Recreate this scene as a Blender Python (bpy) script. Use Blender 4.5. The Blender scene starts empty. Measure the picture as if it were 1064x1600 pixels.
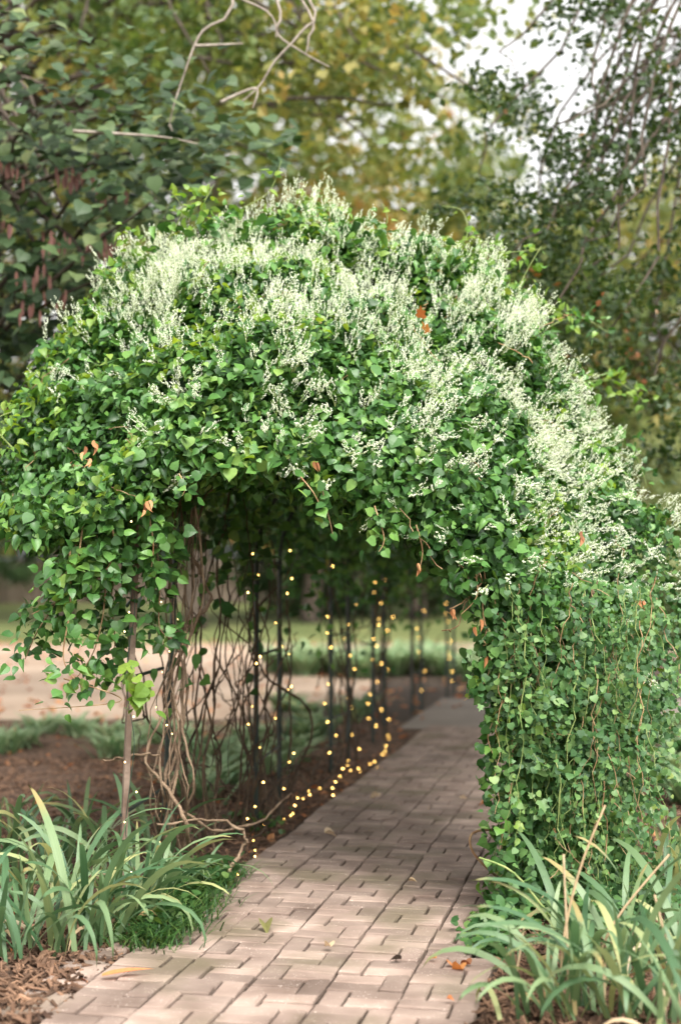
import bpy, math, random
import numpy as np
from mathutils import Vector, Matrix
random.seed(7)
rng = np.random.default_rng(7)
sc = bpy.context.scene
COL = sc.collection
F = 2300.0; W0, H0 = 1064.0, 1600.0; CH = 1.6
PITCH = math.atan(80 / F)

# ------------------------------------------------------------------ camera
cam = bpy.data.cameras.new('camera'); camo = bpy.data.objects.new('camera', cam); COL.objects.link(camo)
cam.sensor_fit = 'VERTICAL'; cam.sensor_height = 36; cam.lens = F / H0 * 36
camo.location = (0, 0, CH); camo.rotation_euler = (math.pi / 2 + PITCH, 0, 0)
cam.clip_end = 600; cam.clip_start = .05
cam.dof.use_dof = True; cam.dof.focus_distance = 6.5; cam.dof.aperture_fstop = 1.2
sc.camera = camo
# ------------------------------------------------------------------ light
SUN_EL, SUN_ROT = 55, 160      # sun direction behind a thin overcast, from behind the camera
w = bpy.data.worlds.new('World'); sc.world = w; w.use_nodes = True
nt = w.node_tree; bg = nt.nodes['Background']
sky = nt.nodes.new('ShaderNodeTexSky'); sky.sky_type = 'NISHITA'; sky.sun_disc = False
sky.sun_elevation = math.radians(SUN_EL); sky.sun_rotation = math.radians(SUN_ROT)
sky.dust_density = 4; sky.air_density = 1.0
hs = nt.nodes.new('ShaderNodeHueSaturation'); hs.inputs['Saturation'].default_value = 0
nt.links.new(sky.outputs[0], hs.inputs['Color']); nt.links.new(hs.outputs[0], bg.inputs['Color'])
bg.inputs['Strength'].default_value = .15
sl = bpy.data.lights.new('sun', 'SUN'); sl.energy = 1.4; sl.angle = math.radians(28); sl.color = (1, .94, .84)
so = bpy.data.objects.new('sun', sl); COL.objects.link(so)
a_, e_ = math.radians(SUN_ROT), math.radians(SUN_EL)
sd = Vector((math.sin(a_) * math.cos(e_), math.cos(a_) * math.cos(e_), math.sin(e_)))
so.rotation_euler = sd.to_track_quat('Z', 'Y').to_euler(); so.location = sd * 30
vs = sc.view_settings; vs.view_transform = 'Standard'; vs.look = 'None'; vs.exposure = 1.58; vs.gamma = 1
vs.use_curve_mapping = False
cy = sc.cycles; cy.max_bounces = 6; cy.diffuse_bounces = 4; cy.glossy_bounces = 2; cy.transmission_bounces = 4
cy.transparent_max_bounces = 4; cy.sample_clamp_indirect = 3; cy.use_denoising = True; cy.caustics_reflective = False

# ------------------------------------------------------------------ helpers
def P(px, py, d):
    x = (px - 532) / F; y = (800 - py) / F
    v = np.array([x, math.cos(PITCH) - y * math.sin(PITCH), math.sin(PITCH) + y * math.cos(PITCH)])
    v = v * (d / v[1]); v[2] += CH
    return v
def G(px, py, z=0):            # ground point seen at a pixel
    v = P(px, py, 1.0) - np.array([0, 0, CH]); k = (z - CH) / v[2]
    return np.array([v[0] * k, v[1] * k, z])
def px_of(p):
    p = np.asarray(p, float); dx = p[..., 0]; dy = p[..., 1]; dz = p[..., 2] - CH
    f = dy * math.cos(PITCH) + dz * math.sin(PITCH); u = -dy * math.sin(PITCH) + dz * math.cos(PITCH)
    return 532 + F * dx / f, 800 - F * u / f

def props(o, label=None, cat=None, group=None, kind=None):
    if label: o['label'] = label
    if cat: o['category'] = cat
    if group: o['group'] = group
    if kind: o['kind'] = kind
    return o
def link(o, parent=None):
    COL.objects.link(o)
    if parent is not None: o.parent = parent
    return o
def empty(name, loc=(0, 0, 0), label=None, cat=None, group=None):
    o = bpy.data.objects.new(name, None); o.location = loc; o.empty_display_size = .1
    return props(link(o), label, cat, group)
def mesh_np(name, V, T, mat, smooth=False):
    V = np.ascontiguousarray(V, dtype=np.float32); T = np.ascontiguousarray(T, dtype=np.int32)
    me = bpy.data.meshes.new(name); k = T.shape[1]
    me.vertices.add(len(V)); me.vertices.foreach_set('co', V.ravel())
    me.loops.add(T.size); me.loops.foreach_set('vertex_index', T.ravel())
    me.polygons.add(len(T)); me.polygons.foreach_set('loop_start', np.arange(0, T.size, k, dtype=np.int32))
    me.polygons.foreach_set('loop_total', np.full(len(T), k, dtype=np.int32))
    me.polygons.foreach_set('use_smooth', np.full(len(T), smooth, dtype=bool))
    me.update(calc_edges=True); me.materials.append(mat); return me
def obj(name, me, parent=None, loc=None, rot=None, scale=None):
    o = bpy.data.objects.new(name, me)
    if loc is not None: o.location = loc
    if rot is not None: o.rotation_euler = rot
    if scale is not None: o.scale = scale if hasattr(scale, '__len__') else (scale,) * 3
    return link(o, parent)
def frames(n, t):              # rotation matrices with local z = n, local y = t made perpendicular
    n = n / np.linalg.norm(n, axis=1, keepdims=True)
    t = t - (t * n).sum(1, keepdims=True) * n
    t = t / np.maximum(np.linalg.norm(t, axis=1, keepdims=True), 1e-6)
    x = np.cross(t, n)
    return np.stack([x, t, n], axis=2)
def scatter(temps, pos, R, s):
    """bake copies of template meshes (V,T); s is a size per copy"""
    Vs, Ts, off = [], [], 0; k = rng.integers(0, len(temps), len(pos))
    for i, (V, T) in enumerate(temps):
        m = k == i; n = m.sum()
        if not n: continue
        X = np.einsum('nij,vj->nvi', R[m], V) * s[m][:, None, None] + pos[m][:, None, :]
        Vs.append(X.reshape(-1, 3)); Ts.append((T[None] + (np.arange(n) * len(V))[:, None, None]).reshape(-1, T.shape[1]) + off)
        off += n * len(V)
    return np.concatenate(Vs), np.concatenate(Ts)
def tube(pts, r, sides=6):
    pts = np.asarray(pts, float); n = len(pts); r = np.broadcast_to(r, (n,)) if np.ndim(r) < 1 or len(np.atleast_1d(r)) != n else np.asarray(r)
    tan = np.gradient(pts, axis=0); tan /= np.maximum(np.linalg.norm(tan, axis=1, keepdims=True), 1e-9)
    ref = np.array([.31, .83, .46]); V = []
    for p, t, q in zip(pts, tan, r):
        a = np.cross(t, ref); a /= np.linalg.norm(a); b = np.cross(t, a)
        for k in range(sides):
            an = 2 * math.pi * k / sides; V.append(p + (a * math.cos(an) + b * math.sin(an)) * q)
    T = []
    for i in range(n - 1):
        for k in range(sides):
            k2 = (k + 1) % sides; T += [(i * sides + k, i * sides + k2, (i + 1) * sides + k2), (i * sides + k, (i + 1) * sides + k2, (i + 1) * sides + k)]
    for k in range(1, sides - 1): T += [(0, k + 1, k), ((n - 1) * sides, (n - 1) * sides + k, (n - 1) * sides + k + 1)]
    return np.array(V), np.array(T)
def join(parts):
    Vs, Ts, o = [], [], 0
    for V, T in parts: Vs.append(V); Ts.append(np.asarray(T) + o); o += len(V)
    return np.concatenate(Vs), np.concatenate(Ts)
def spline(pts, n=20):
    pts = np.asarray(pts, float); m = len(pts); t = np.linspace(0, m - 1, n); out = []
    for u in t:
        i = min(int(u), m - 2); f = u - i
        p0, p1, p2, p3 = pts[max(i - 1, 0)], pts[i], pts[i + 1], pts[min(i + 2, m - 1)]
        out.append(.5 * ((2 * p1) + (-p0 + p2) * f + (2 * p0 - 5 * p1 + 4 * p2 - p3) * f * f + (-p0 + 3 * p1 - 3 * p2 + p3) * f ** 3))
    return np.array(out)
def wander(pts, amp, n=28, freq=3):
    c = spline(pts, n); u = np.linspace(0, 1, n)
    for ax in range(3):
        for f in (freq, freq * 2.3):
            c[:, ax] += amp * (1 if ax < 2 else .5) * (freq / f) * np.sin(u * f * math.pi * 2 * random.uniform(.8, 1.2) + random.uniform(0, 6)) * np.minimum(1, u * 6)
    return c
def sheet(name, pts, z, mat, kind='structure', sub=0):
    V = [(x, y, z) for x, y in pts]; me = bpy.data.meshes.new(name); me.from_pydata(V, [], [tuple(range(len(V)))])
    me.materials.append(mat); o = obj(name, me); o['kind'] = kind; return o
def snoise(p, s=1.0, seed=0):
    p = np.asarray(p) * s; r = np.random.default_rng(seed); v = 0
    for i in range(9):
        k = r.normal(size=3) * (1 + i * .35); v = v + np.sin(p @ k + r.uniform(0, 6)) / (1 + i * .35)
    return v / 3

# ------------------------------------------------------------------ materials
def ramp(nodes, stops):
    r = nodes.new('ShaderNodeValToRGB'); el = r.color_ramp.elements
    while len(el) > 1: el.remove(el[-1])
    el[0].position = stops[0][0]; el[0].color = (*stops[0][1], 1)
    for p, c in stops[1:]:
        e = el.new(p); e.color = (*c, 1)
    return r
def rand_value(N, L, noise_scale=None, noise_amt=.5):
    g = N.new('ShaderNodeNewGeometry'); oi = N.new('ShaderNodeObjectInfo')
    a = N.new('ShaderNodeMath'); a.operation = 'ADD'; L.new(g.outputs['Random Per Island'], a.inputs[0]); L.new(oi.outputs['Random'], a.inputs[1])
    f = N.new('ShaderNodeMath'); f.operation = 'FRACT'; L.new(a.outputs[0], f.inputs[0])
    out = f.outputs[0]
    if noise_scale:
        no = N.new('ShaderNodeTexNoise'); no.inputs['Scale'].default_value = noise_scale; no.inputs['Detail'].default_value = 2
        L.new(g.outputs['Position'], no.inputs['Vector'])
        mr = N.new('ShaderNodeMapRange'); mr.inputs[1].default_value = .32; mr.inputs[2].default_value = .68
        L.new(no.outputs['Fac'], mr.inputs[0])
        mx = N.new('ShaderNodeMix'); mx.data_type = 'FLOAT'; mx.inputs[0].default_value = noise_amt
        L.new(out, mx.inputs[2]); L.new(mr.outputs[0], mx.inputs[3]); out = mx.outputs[0]
    return out
def leaf_mat(name, stops, rough=.5, transl=.3, ns=None, na=.5, spec=.4):
    m = bpy.data.materials.new(name); m.use_nodes = True; N, L = m.node_tree.nodes, m.node_tree.links; N.clear()
    out = N.new('ShaderNodeOutputMaterial'); p = N.new('ShaderNodeBsdfPrincipled'); tr = N.new('ShaderNodeBsdfTranslucent'); mx = N.new('ShaderNodeMixShader')
    r = ramp(N, stops); L.new(rand_value(N, L, ns, na), r.inputs[0])
    # fine vein and blotch variation
    tc = N.new('ShaderNodeTexCoord'); no = N.new('ShaderNodeTexNoise'); no.inputs['Scale'].default_value = 60
    L.new(tc.outputs['Object'], no.inputs['Vector'])
    hv = N.new('ShaderNodeHueSaturation'); mr = N.new('ShaderNodeMapRange'); mr.inputs[3].default_value = .75; mr.inputs[4].default_value = 1.25
    L.new(no.outputs['Fac'], mr.inputs[0]); L.new(mr.outputs[0], hv.inputs['Value']); L.new(r.outputs[0], hv.inputs['Color'])
    L.new(hv.outputs[0], p.inputs['Base Color']); p.inputs['Roughness'].default_value = rough
    p.inputs['Specular IOR Level'].default_value = spec
    h2 = N.new('ShaderNodeHueSaturation'); h2.inputs['Hue'].default_value = .48; h2.inputs['Saturation'].default_value = 1.15; h2.inputs['Value'].default_value = 1.5
    L.new(hv.outputs[0], h2.inputs['Color']); L.new(h2.outputs[0], tr.inputs['Color'])
    mx.inputs[0].default_value = transl; L.new(p.outputs[0], mx.inputs[1]); L.new(tr.outputs[0], mx.inputs[2]); L.new(mx.outputs[0], out.inputs[0])
    return m
def streaks(m):
    N, L = m.node_tree.nodes, m.node_tree.links
    no = [n for n in N if n.type == 'TEX_NOISE' and abs(n.inputs['Scale'].default_value - 60) < .1][0]; tc = [n for n in N if n.type == 'TEX_COORD'][0]
    mp = N.new('ShaderNodeMapping'); mp.inputs['Scale'].default_value = (2, 260, 2); L.new(tc.outputs['Object'], mp.inputs[0]); L.new(mp.outputs[0], no.inputs['Vector'])
    no.inputs['Scale'].default_value = 1; no.inputs['Detail'].default_value = 3
    p = [n for n in N if n.type == 'BSDF_PRINCIPLED'][0]; b = N.new('ShaderNodeBump'); b.inputs['Strength'].default_value = .5; b.inputs['Distance'].default_value = .002
    L.new(no.outputs['Fac'], b.inputs['Height']); L.new(b.outputs[0], p.inputs['Normal'])
def noise_mat(name, c1, c2, scale=5, rough=.8, bump=.3, bscale=None, c3=None, metallic=0, spec=.3, vec='Position', detail=6, rnd=0, bdist=.02):
    m = bpy.data.materials.new(name); m.use_nodes = True; N, L = m.node_tree.nodes, m.node_tree.links; p = N['Principled BSDF']
    if vec == 'Position': v = N.new('ShaderNodeNewGeometry').outputs['Position']
    else: v = N.new('ShaderNodeTexCoord').outputs['Object']
    no = N.new('ShaderNodeTexNoise'); no.inputs['Scale'].default_value = scale; no.inputs['Detail'].default_value = detail; L.new(v, no.inputs['Vector'])
    stops = [(.3, c1), (.7, c2)] if c3 is None else [(.3, c1), (.5, c2), (.72, c3)]
    r = ramp(N, stops); L.new(no.outputs['Fac'], r.inputs[0]); col = r.outputs[0]
    if rnd:
        oi = rand_value(N, L); hv = N.new('ShaderNodeHueSaturation'); mr = N.new('ShaderNodeMapRange'); mr.inputs[3].default_value = 1 - rnd; mr.inputs[4].default_value = 1 + rnd
        L.new(oi, mr.inputs[0]); L.new(mr.outputs[0], hv.inputs['Value']); L.new(col, hv.inputs['Color']); col = hv.outputs[0]
    L.new(col, p.inputs['Base Color']); p.inputs['Roughness'].default_value = rough; p.inputs['Metallic'].default_value = metallic
    p.inputs['Specular IOR Level'].default_value = spec
    n2 = N.new('ShaderNodeTexNoise'); n2.inputs['Scale'].default_value = bscale or scale * 6; n2.inputs['Detail'].default_value = 5; L.new(v, n2.inputs['Vector'])
    b = N.new('ShaderNodeBump'); b.inputs['Strength'].default_value = bump; b.inputs['Distance'].default_value = bdist
    L.new(n2.outputs['Fac'], b.inputs['Height']); L.new(b.outputs[0], p.inputs['Normal'])
    return m
def emit_mat(name, col, s):
    m = bpy.data.materials.new(name); m.use_nodes = True; p = m.node_tree.nodes['Principled BSDF']
    p.inputs['Base Color'].default_value = (*col, 1); p.inputs['Emission Color'].default_value = (*col, 1); p.inputs['Emission Strength'].default_value = s
    N, L = m.node_tree.nodes, m.node_tree.links; oi = N.new('ShaderNodeObjectInfo'); mr = N.new('ShaderNodeMapRange'); mr.inputs[3].default_value = s * .35; mr.inputs[4].default_value = s * 1.6; L.new(oi.outputs['Random'], mr.inputs[0]); L.new(mr.outputs[0], p.inputs['Emission Strength'])
    m.cycles.emission_sampling = 'NONE'; return m

M = {}
M['vine'] = leaf_mat('vine_leaf', [(0, (.014, .045, .011)), (.3, (.034, .1, .021)), (.6, (.07, .175, .036)), (.82, (.12, .245, .05)), (.95, (.2, .31, .06)), (1, (.28, .36, .08))], .42, .2, 1.6, .25)
M['ivy'] = leaf_mat('ivy_leaf', [(0, (.025, .07, .022)), (.4, (.06, .145, .045)), (.75, (.12, .22, .065)), (.93, (.2, .3, .09)), (1, (.3, .36, .11))], .48, .28, 2.5, .25)
M['young'] = leaf_mat('young_leaf', [(0, (.1, .22, .04)), (1, (.24, .34, .06))], .4, .4)
M['floret'] = leaf_mat('floret', [(0, (.56, .64, .42)), (.35, (.76, .8, .66)), (1, (.88, .88, .82))], .8, .35, spec=.1)
M['dead'] = leaf_mat('dead_leaf', [(0, (.22, .09, .04)), (.5, (.4, .16, .06)), (1, (.45, .26, .12))], .7, .2)
M['orange'] = leaf_mat('orange_leaf', [(0, (.42, .15, .05)), (1, (.5, .24, .08))], .6, .3)
M['dryblade'] = leaf_mat('dry_blade', [(0, (.3, .2, .09)), (1, (.46, .36, .16))], .7, .2)
M['farleaf'] = leaf_mat('olive_leaf', [(0, (.12, .12, .04)), (1, (.2, .19, .07))], .6, .2)
M['straw'] = leaf_mat('straw', [(0, (.42, .3, .17)), (1, (.6, .48, .33))], .7, .2)
M['iris'] = leaf_mat('iris_blade', [(0, (.055, .125, .055)), (.5, (.12, .2, .09)), (.85, (.2, .28, .13)), (1, (.38, .38, .16))], .45, .28, spec=.45)
streaks(M['iris']); streaks(M['dryblade'])
def tips(m):
    N, L = m.node_tree.nodes, m.node_tree.links; p = [n for n in N if n.type == 'BSDF_PRINCIPLED'][0]; old = p.inputs['Base Color'].links[0].from_socket
    tc = [n for n in N if n.type == 'TEX_COORD'][0]; ln = N.new('ShaderNodeVectorMath'); ln.operation = 'LENGTH'; L.new(tc.outputs['Object'], ln.inputs[0])
    oi = N.new('ShaderNodeObjectInfo'); a = N.new('ShaderNodeMath'); a.operation = 'MULTIPLY_ADD'; a.inputs[1].default_value = -.42; L.new(oi.outputs['Random'], a.inputs[0]); L.new(ln.outputs['Value'], a.inputs[2])
    mr = N.new('ShaderNodeMapRange'); mr.inputs[1].default_value = .44; mr.inputs[2].default_value = .52; L.new(a.outputs[0], mr.inputs[0])
    mx = N.new('ShaderNodeMix'); mx.data_type = 'RGBA'; mx.inputs[7].default_value = (.36, .29, .12, 1); L.new(mr.outputs[0], mx.inputs[0]); L.new(old, mx.inputs[6]); L.new(mx.outputs[2], p.inputs['Base Color'])
tips(M['iris'])
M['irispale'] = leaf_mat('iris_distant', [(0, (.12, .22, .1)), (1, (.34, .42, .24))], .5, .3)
M['mondo'] = leaf_mat('mondo', [(0, (.02, .065, .018)), (.6, (.05, .12, .03)), (1, (.12, .2, .05))], .45, .3)
M['redbud'] = leaf_mat('redbud', [(0, (.016, .038, .012)), (.5, (.045, .085, .03)), (.85, (.09, .14, .055)), (1, (.16, .19, .07))], .5, .22, spec=.35)
M['pod'] = leaf_mat('pod', [(0, (.14, .06, .05)), (1, (.26, .12, .09))], .6, .1)
M['farA'] = leaf_mat('far_olive', [(0, (.035, .07, .02)), (.35, (.1, .15, .04)), (.65, (.2, .22, .06)), (.85, (.32, .27, .08)), (1, (.38, .2, .07))], .6, .4, .5, .6)  # olive, green and gold far leaves: colours lightened to stand in for haze
M['farB'] = leaf_mat('far_green', [(0, (.08, .12, .05)), (.5, (.15, .2, .08)), (1, (.3, .3, .12))], .6, .4, .4, .6)
M['farC'] = leaf_mat('far_gold', [(0, (.12, .14, .035)), (.45, (.28, .24, .06)), (.75, (.4, .27, .09)), (1, (.42, .2, .08))], .6, .45, .4, .7)
M['farD'] = leaf_mat('far_dark', [(0, (.02, .05, .02)), (.6, (.045, .09, .03)), (1, (.09, .13, .04))], .6, .35, .5, .6)
M['oak'] = leaf_mat('oak', [(0, (.012, .028, .008)), (.65, (.04, .075, .018)), (.9, (.1, .12, .03)), (.93, (.34, .14, .06)), (1, (.36, .15, .06))], .45, .3, .8, .3)
M['bark'] = noise_mat('bark', (.035, .025, .018), (.11, .085, .065), 8, .9, .6)
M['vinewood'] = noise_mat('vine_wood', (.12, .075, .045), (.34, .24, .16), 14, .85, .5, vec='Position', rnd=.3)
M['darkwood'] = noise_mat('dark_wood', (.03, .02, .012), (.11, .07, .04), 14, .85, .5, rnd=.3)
M['twig'] = noise_mat('twig', (.2, .16, .13), (.4, .34, .29), 20, .8, .3)
M['greenstem'] = noise_mat('green_stem', (.12, .2, .05), (.3, .33, .12), 20, .6, .2)
M['redstem'] = noise_mat('red_stem', (.22, .1, .05), (.42, .3, .16), 20, .6, .2, rnd=.4)
M['rust'] = noise_mat('rusty_post', (.11, .065, .045), (.3, .22, .17), 9, .6, .3, metallic=.2)
M['dkmetal'] = noise_mat('dark_metal', (.012, .02, .016), (.035, .045, .038), 9, .5, .2, metallic=.2)
M['wire'] = noise_mat('wire', (.01, .03, .018), (.02, .05, .03), 9, .5, .1)
M['bulb'] = emit_mat('bulb_warm', (1, .58, .14), 9)
M['bulbw'] = emit_mat('bulb_pale', (1, .72, .3), 3)
M['mulch'] = noise_mat('mulch', (.035, .02, .013), (.12, .07, .045), 18, .95, 1.0, 70, (.2, .12, .08), bdist=.04)
M['chip'] = noise_mat('chip', (.06, .032, .02), (.2, .115, .07), 9, .9, .4, rnd=.6)
M['lawn'] = noise_mat('lawn', (.055, .08, .02), (.14, .145, .05), .5, .9, .6, 30)
M['road'] = noise_mat('road', (.22, .155, .11), (.37, .28, .21), .5, .9, .3, 30)
M['walk'] = noise_mat('walk', (.15, .12, .1), (.22, .185, .155), 1.5, .9, .3, 30)
M['soil'] = noise_mat('soil', (.025, .017, .012), (.08, .055, .04), 25, .95, .8, 90)
M['forest'] = noise_mat('forest_floor', (.06, .05, .025), (.12, .13, .04), .6, .95, .6, 12)
M['fence'] = noise_mat('fence', (.11, .08, .06), (.18, .14, .11), 2, .9, .3, rnd=.25)
# paver: pinkish concrete with speckle, weathered, moss at some corners
def paver_mat():
    m = bpy.data.materials.new('paver'); m.use_nodes = True; N, L = m.node_tree.nodes, m.node_tree.links; p = N['Principled BSDF']
    g = N.new('ShaderNodeNewGeometry').outputs['Position']
    n1 = N.new('ShaderNodeTexNoise'); n1.inputs['Scale'].default_value = 3.5; n1.inputs['Detail'].default_value = 8; L.new(g, n1.inputs['Vector'])
    r1 = ramp(N, [(.28, (.15, .105, .083)), (.5, (.235, .172, .14)), (.72, (.33, .25, .205))]); L.new(n1.outputs['Fac'], r1.inputs[0])
    hv = N.new('ShaderNodeHueSaturation'); mr = N.new('ShaderNodeMapRange'); mr.inputs[3].default_value = .72; mr.inputs[4].default_value = 1.2
    L.new(rand_value(N, L), mr.inputs[0]); L.new(mr.outputs[0], hv.inputs['Value']); L.new(r1.outputs[0], hv.inputs['Color'])
    # pale aggregate specks
    v = N.new('ShaderNodeTexVoronoi'); v.inputs['Scale'].default_value = 75; L.new(g, v.inputs['Vector'])
    rs = ramp(N, [(0, (1, 1, 1)), (.16, (1, 1, 1)), (.22, (0, 0, 0))]); L.new(v.outputs['Distance'], rs.inputs[0])
    n3 = N.new('ShaderNodeTexNoise'); n3.inputs['Scale'].default_value = 14; n3.inputs['Detail'].default_value = 3; L.new(g, n3.inputs['Vector'])
    r3 = ramp(N, [(.45, (0, 0, 0)), (.62, (1, 1, 1))]); L.new(n3.outputs['Fac'], r3.inputs[0])
    mu = N.new('ShaderNodeMath'); mu.operation = 'MULTIPLY'; L.new(rs.outputs[0], mu.inputs[0]); L.new(r3.outputs[0], mu.inputs[1])
    mx = N.new('ShaderNodeMix'); mx.data_type = 'RGBA'; mx.inputs[7].default_value = (.5, .42, .36, 1)
    L.new(mu.outputs[0], mx.inputs[0]); L.new(hv.outputs[0], mx.inputs[6])
    # streaky grain across + mossy / dirty patches
    n4 = N.new('ShaderNodeTexNoise'); n4.inputs['Scale'].default_value = 2.1; n4.inputs['Detail'].default_value = 10; L.new(g, n4.inputs['Vector'])
    r4 = ramp(N, [(.5, (0, 0, 0)), (.66, (.7, .7, .7))]); L.new(n4.outputs['Fac'], r4.inputs[0])
    m2 = N.new('ShaderNodeMix'); m2.data_type = 'RGBA'; m2.inputs[7].default_value = (.12, .1, .06, 1); L.new(r4.outputs[0], m2.inputs[0]); L.new(mx.outputs[2], m2.inputs[6])
    L.new(m2.outputs[2], p.inputs['Base Color']); p.inputs['Roughness'].default_value = .85; p.inputs['Specular IOR Level'].default_value = .25
    mp = N.new('ShaderNodeMapping'); mp.inputs['Scale'].default_value = (12, 60, 60); tc = N.new('ShaderNodeTexCoord'); L.new(tc.outputs['Object'], mp.inputs['Vector'])
    n5 = N.new('ShaderNodeTexNoise'); n5.inputs['Scale'].default_value = 1; n5.inputs['Detail'].default_value = 6; L.new(mp.outputs[0], n5.inputs['Vector'])
    b = N.new('ShaderNodeBump'); b.inputs['Strength'].default_value = .7; b.inputs['Distance'].default_value = .006; L.new(n5.outputs['Fac'], b.inputs['Height']); L.new(b.outputs[0], p.inputs['Normal'])
    return m
M['paver'] = paver_mat()

# ------------------------------------------------------------------ templates
def leaf_t(wid=.42, fold=.1, curl=.15, heart=.08):
    ys = [0, .1, .28, .5, .7, .87, 1]; ws = [.0, .62, .97, .93, .62, .25, 0]
    V = [(0, 0, 0)]; L_, M_, R_ = [], [], []
    for y, w_ in zip(ys[1:-1], ws[1:-1]):
        z = -curl * y * y
        M_.append(len(V)); V.append((0, y, z))
        yy = y - heart * (1 if y < .3 else .3)
        L_.append(len(V)); V.append((-w_ * wid, yy, z + fold * w_)); R_.append(len(V)); V.append((w_ * wid, yy, z + fold * w_))
    tip = len(V); V.append((0, 1, -curl * 1.2)); T = [(0, M_[0], L_[0]), (0, R_[0], M_[0])]
    for i in range(4):
        T += [(L_[i], M_[i], M_[i + 1]), (L_[i], M_[i + 1], L_[i + 1]), (M_[i], R_[i], R_[i + 1]), (M_[i], R_[i + 1], M_[i + 1])]
    T += [(L_[4], M_[4], tip), (M_[4], R_[4], tip)]
    return np.array(V), np.array(T)
LEAF = [leaf_t(.36, .12, .12), leaf_t(.42, .22, .35), leaf_t(.31, .05, .45, .05), leaf_t(.38, .28, .05), leaf_t(.3, .3, .6), leaf_t(.4, -.08, .3)]
ROUND = [leaf_t(.52, .06, .15, .14), leaf_t(.56, .1, .25, .16), leaf_t(.48, .02, .1, .1)]
SIMPLE = [(np.array([(0, 0, 0), (.4, .5, .08), (0, 1, -.1), (-.4, .5, .08)], float), np.array([(0, 1, 2), (0, 2, 3)])),
          (np.array([(0, 0, 0), (.3, .45, -.1), (0, 1, .1), (-.3, .55, -.05)], float), np.array([(0, 1, 2), (0, 2, 3)]))]
def ivy_t():
    pts = [(0, 0), (.25, -.1), (.5, .1), (.32, .3), (.42, .6), (.15, .6), (0, 1), (-.15, .6), (-.42, .6), (-.32, .3), (-.5, .1), (-.25, -.1)]
    V = [(0, .3, 0)] + [(x, y, .12 * abs(x) - .1 * y * y) for x, y in pts]; n = len(pts)
    return np.array(V, float), np.array([(0, 1 + (i + 1) % n, 1 + i) for i in range(n)])
IVY = [ivy_t()] + ROUND
TET = (np.array([(0, 0, .6), (.5, 0, -.3), (-.3, .45, -.3), (-.3, -.45, -.3)]), np.array([(0, 1, 2), (0, 2, 3), (0, 3, 1), (1, 3, 2)]))
def spray_t(seed):
    r = np.random.default_rng(seed); parts = []; pts = []
    ax = spline([(0, 0, 0), (r.uniform(-.06, .06), r.uniform(-.05, .05), .5), (r.uniform(-.16, .16), r.uniform(-.12, .12), 1)], 6)
    fl = []
    def along(c, n, r0, start=.2):
        for u in r.uniform(start, 1, n):
            i = min(int(u * (len(c) - 1)), len(c) - 2); f = u * (len(c) - 1) - i
            p = c[i] * (1 - f) + c[i + 1] * f; fl.append(p + r.normal(size=3) * r0)
    along(ax, 26, .016, .3); stems = [tube(ax, np.linspace(.012, .005, 6), 3)]
    for k in range(6):
        u = .12 + k * .13; b = ax[min(int(u * 5), 4)]; an = r.uniform(0, 6.28); l = .46 * (1 - u * .6) * r.uniform(.7, 1.1)
        e = b + np.array([math.cos(an) * l * .42, math.sin(an) * l * .42, l])
        c = spline([b, (b + e) / 2 + np.array([math.cos(an), math.sin(an), 0]) * .06, e], 4); stems.append(tube(c, .006, 3)); along(c, 14, .013, .25)
    fl = np.array(fl); n = len(fl); R = frames(r.normal(size=(n, 3)), r.normal(size=(n, 3)))
    return join(stems), (fl, R, r.uniform(.022, .040, n))
SPR = []
for s_ in range(5):
    st, (fp, fR, fs) = spray_t(s_)
    SPR.append((st, scatter([TET], fp, fR, fs)))

# ------------------------------------------------------------------ ground
SL = .205
def Ledge(d): return -.86 + SL * (d - 6)
gm = M['forest']
ground = sheet('ground', [(-180, -30), (180, -30), (180, 260), (-180, 260)], -.03, gm)
# mulch bed as uneven terrain on both sides of the path
def bed(name, x0, x1, y0, y1, nx, ny, mat, amp=.03, keep=None):
    xs = np.linspace(x0, x1, nx); ys = np.linspace(y0, y1, ny); X, Y = np.meshgrid(xs, ys)
    Pn = np.stack([X, Y, 0 * X], -1); Z = .0 + amp * snoise(Pn, 3.0, 3) + amp * .5 * snoise(Pn, 9.0, 4)
    e = np.minimum(np.abs(X - Ledge(Y) + .0), np.abs(X - Ledge(Y) - 1.5)); inside = (X > Ledge(Y)) & (X < Ledge(Y) + 1.5)
    Z = np.where(inside, -.02, Z * np.clip(e * 4, 0, 1) + .006)
    V = np.stack([X, Y, Z], -1).reshape(-1, 3); i = np.arange(nx * ny).reshape(ny, nx)
    T = np.stack([i[:-1, :-1], i[:-1, 1:], i[1:, 1:], i[1:, :-1]], -1).reshape(-1, 4)
    o = obj(name, mesh_np(name, V, T, mat, True)); o['kind'] = 'structure'; return o
bed('mulch_bed', -9, 9, 2, 15, 360, 240, M['mulch'])
sheet('lawn', [(-60, 29), (60, 29), (60, 60), (-60, 60)], -.012, M['lawn'])
sheet('road', [(-40, 14.6), (-1.2, 15.2), (.4, 17.5), (.6, 23), (6, 25), (40, 25), (40, 29.5), (-40, 29.5)], -.004, M['road'])
sheet('cross_walk', [(.55, 14.2), (8, 13.6), (8, 17), (1.2, 17.4)], .012, M['walk'])
sheet('far_bed', [(-1.5, 14.9), (8, 14.9), (8, 25), (.6, 23), (.4, 17.5)], -.008, M['soil'])

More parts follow.
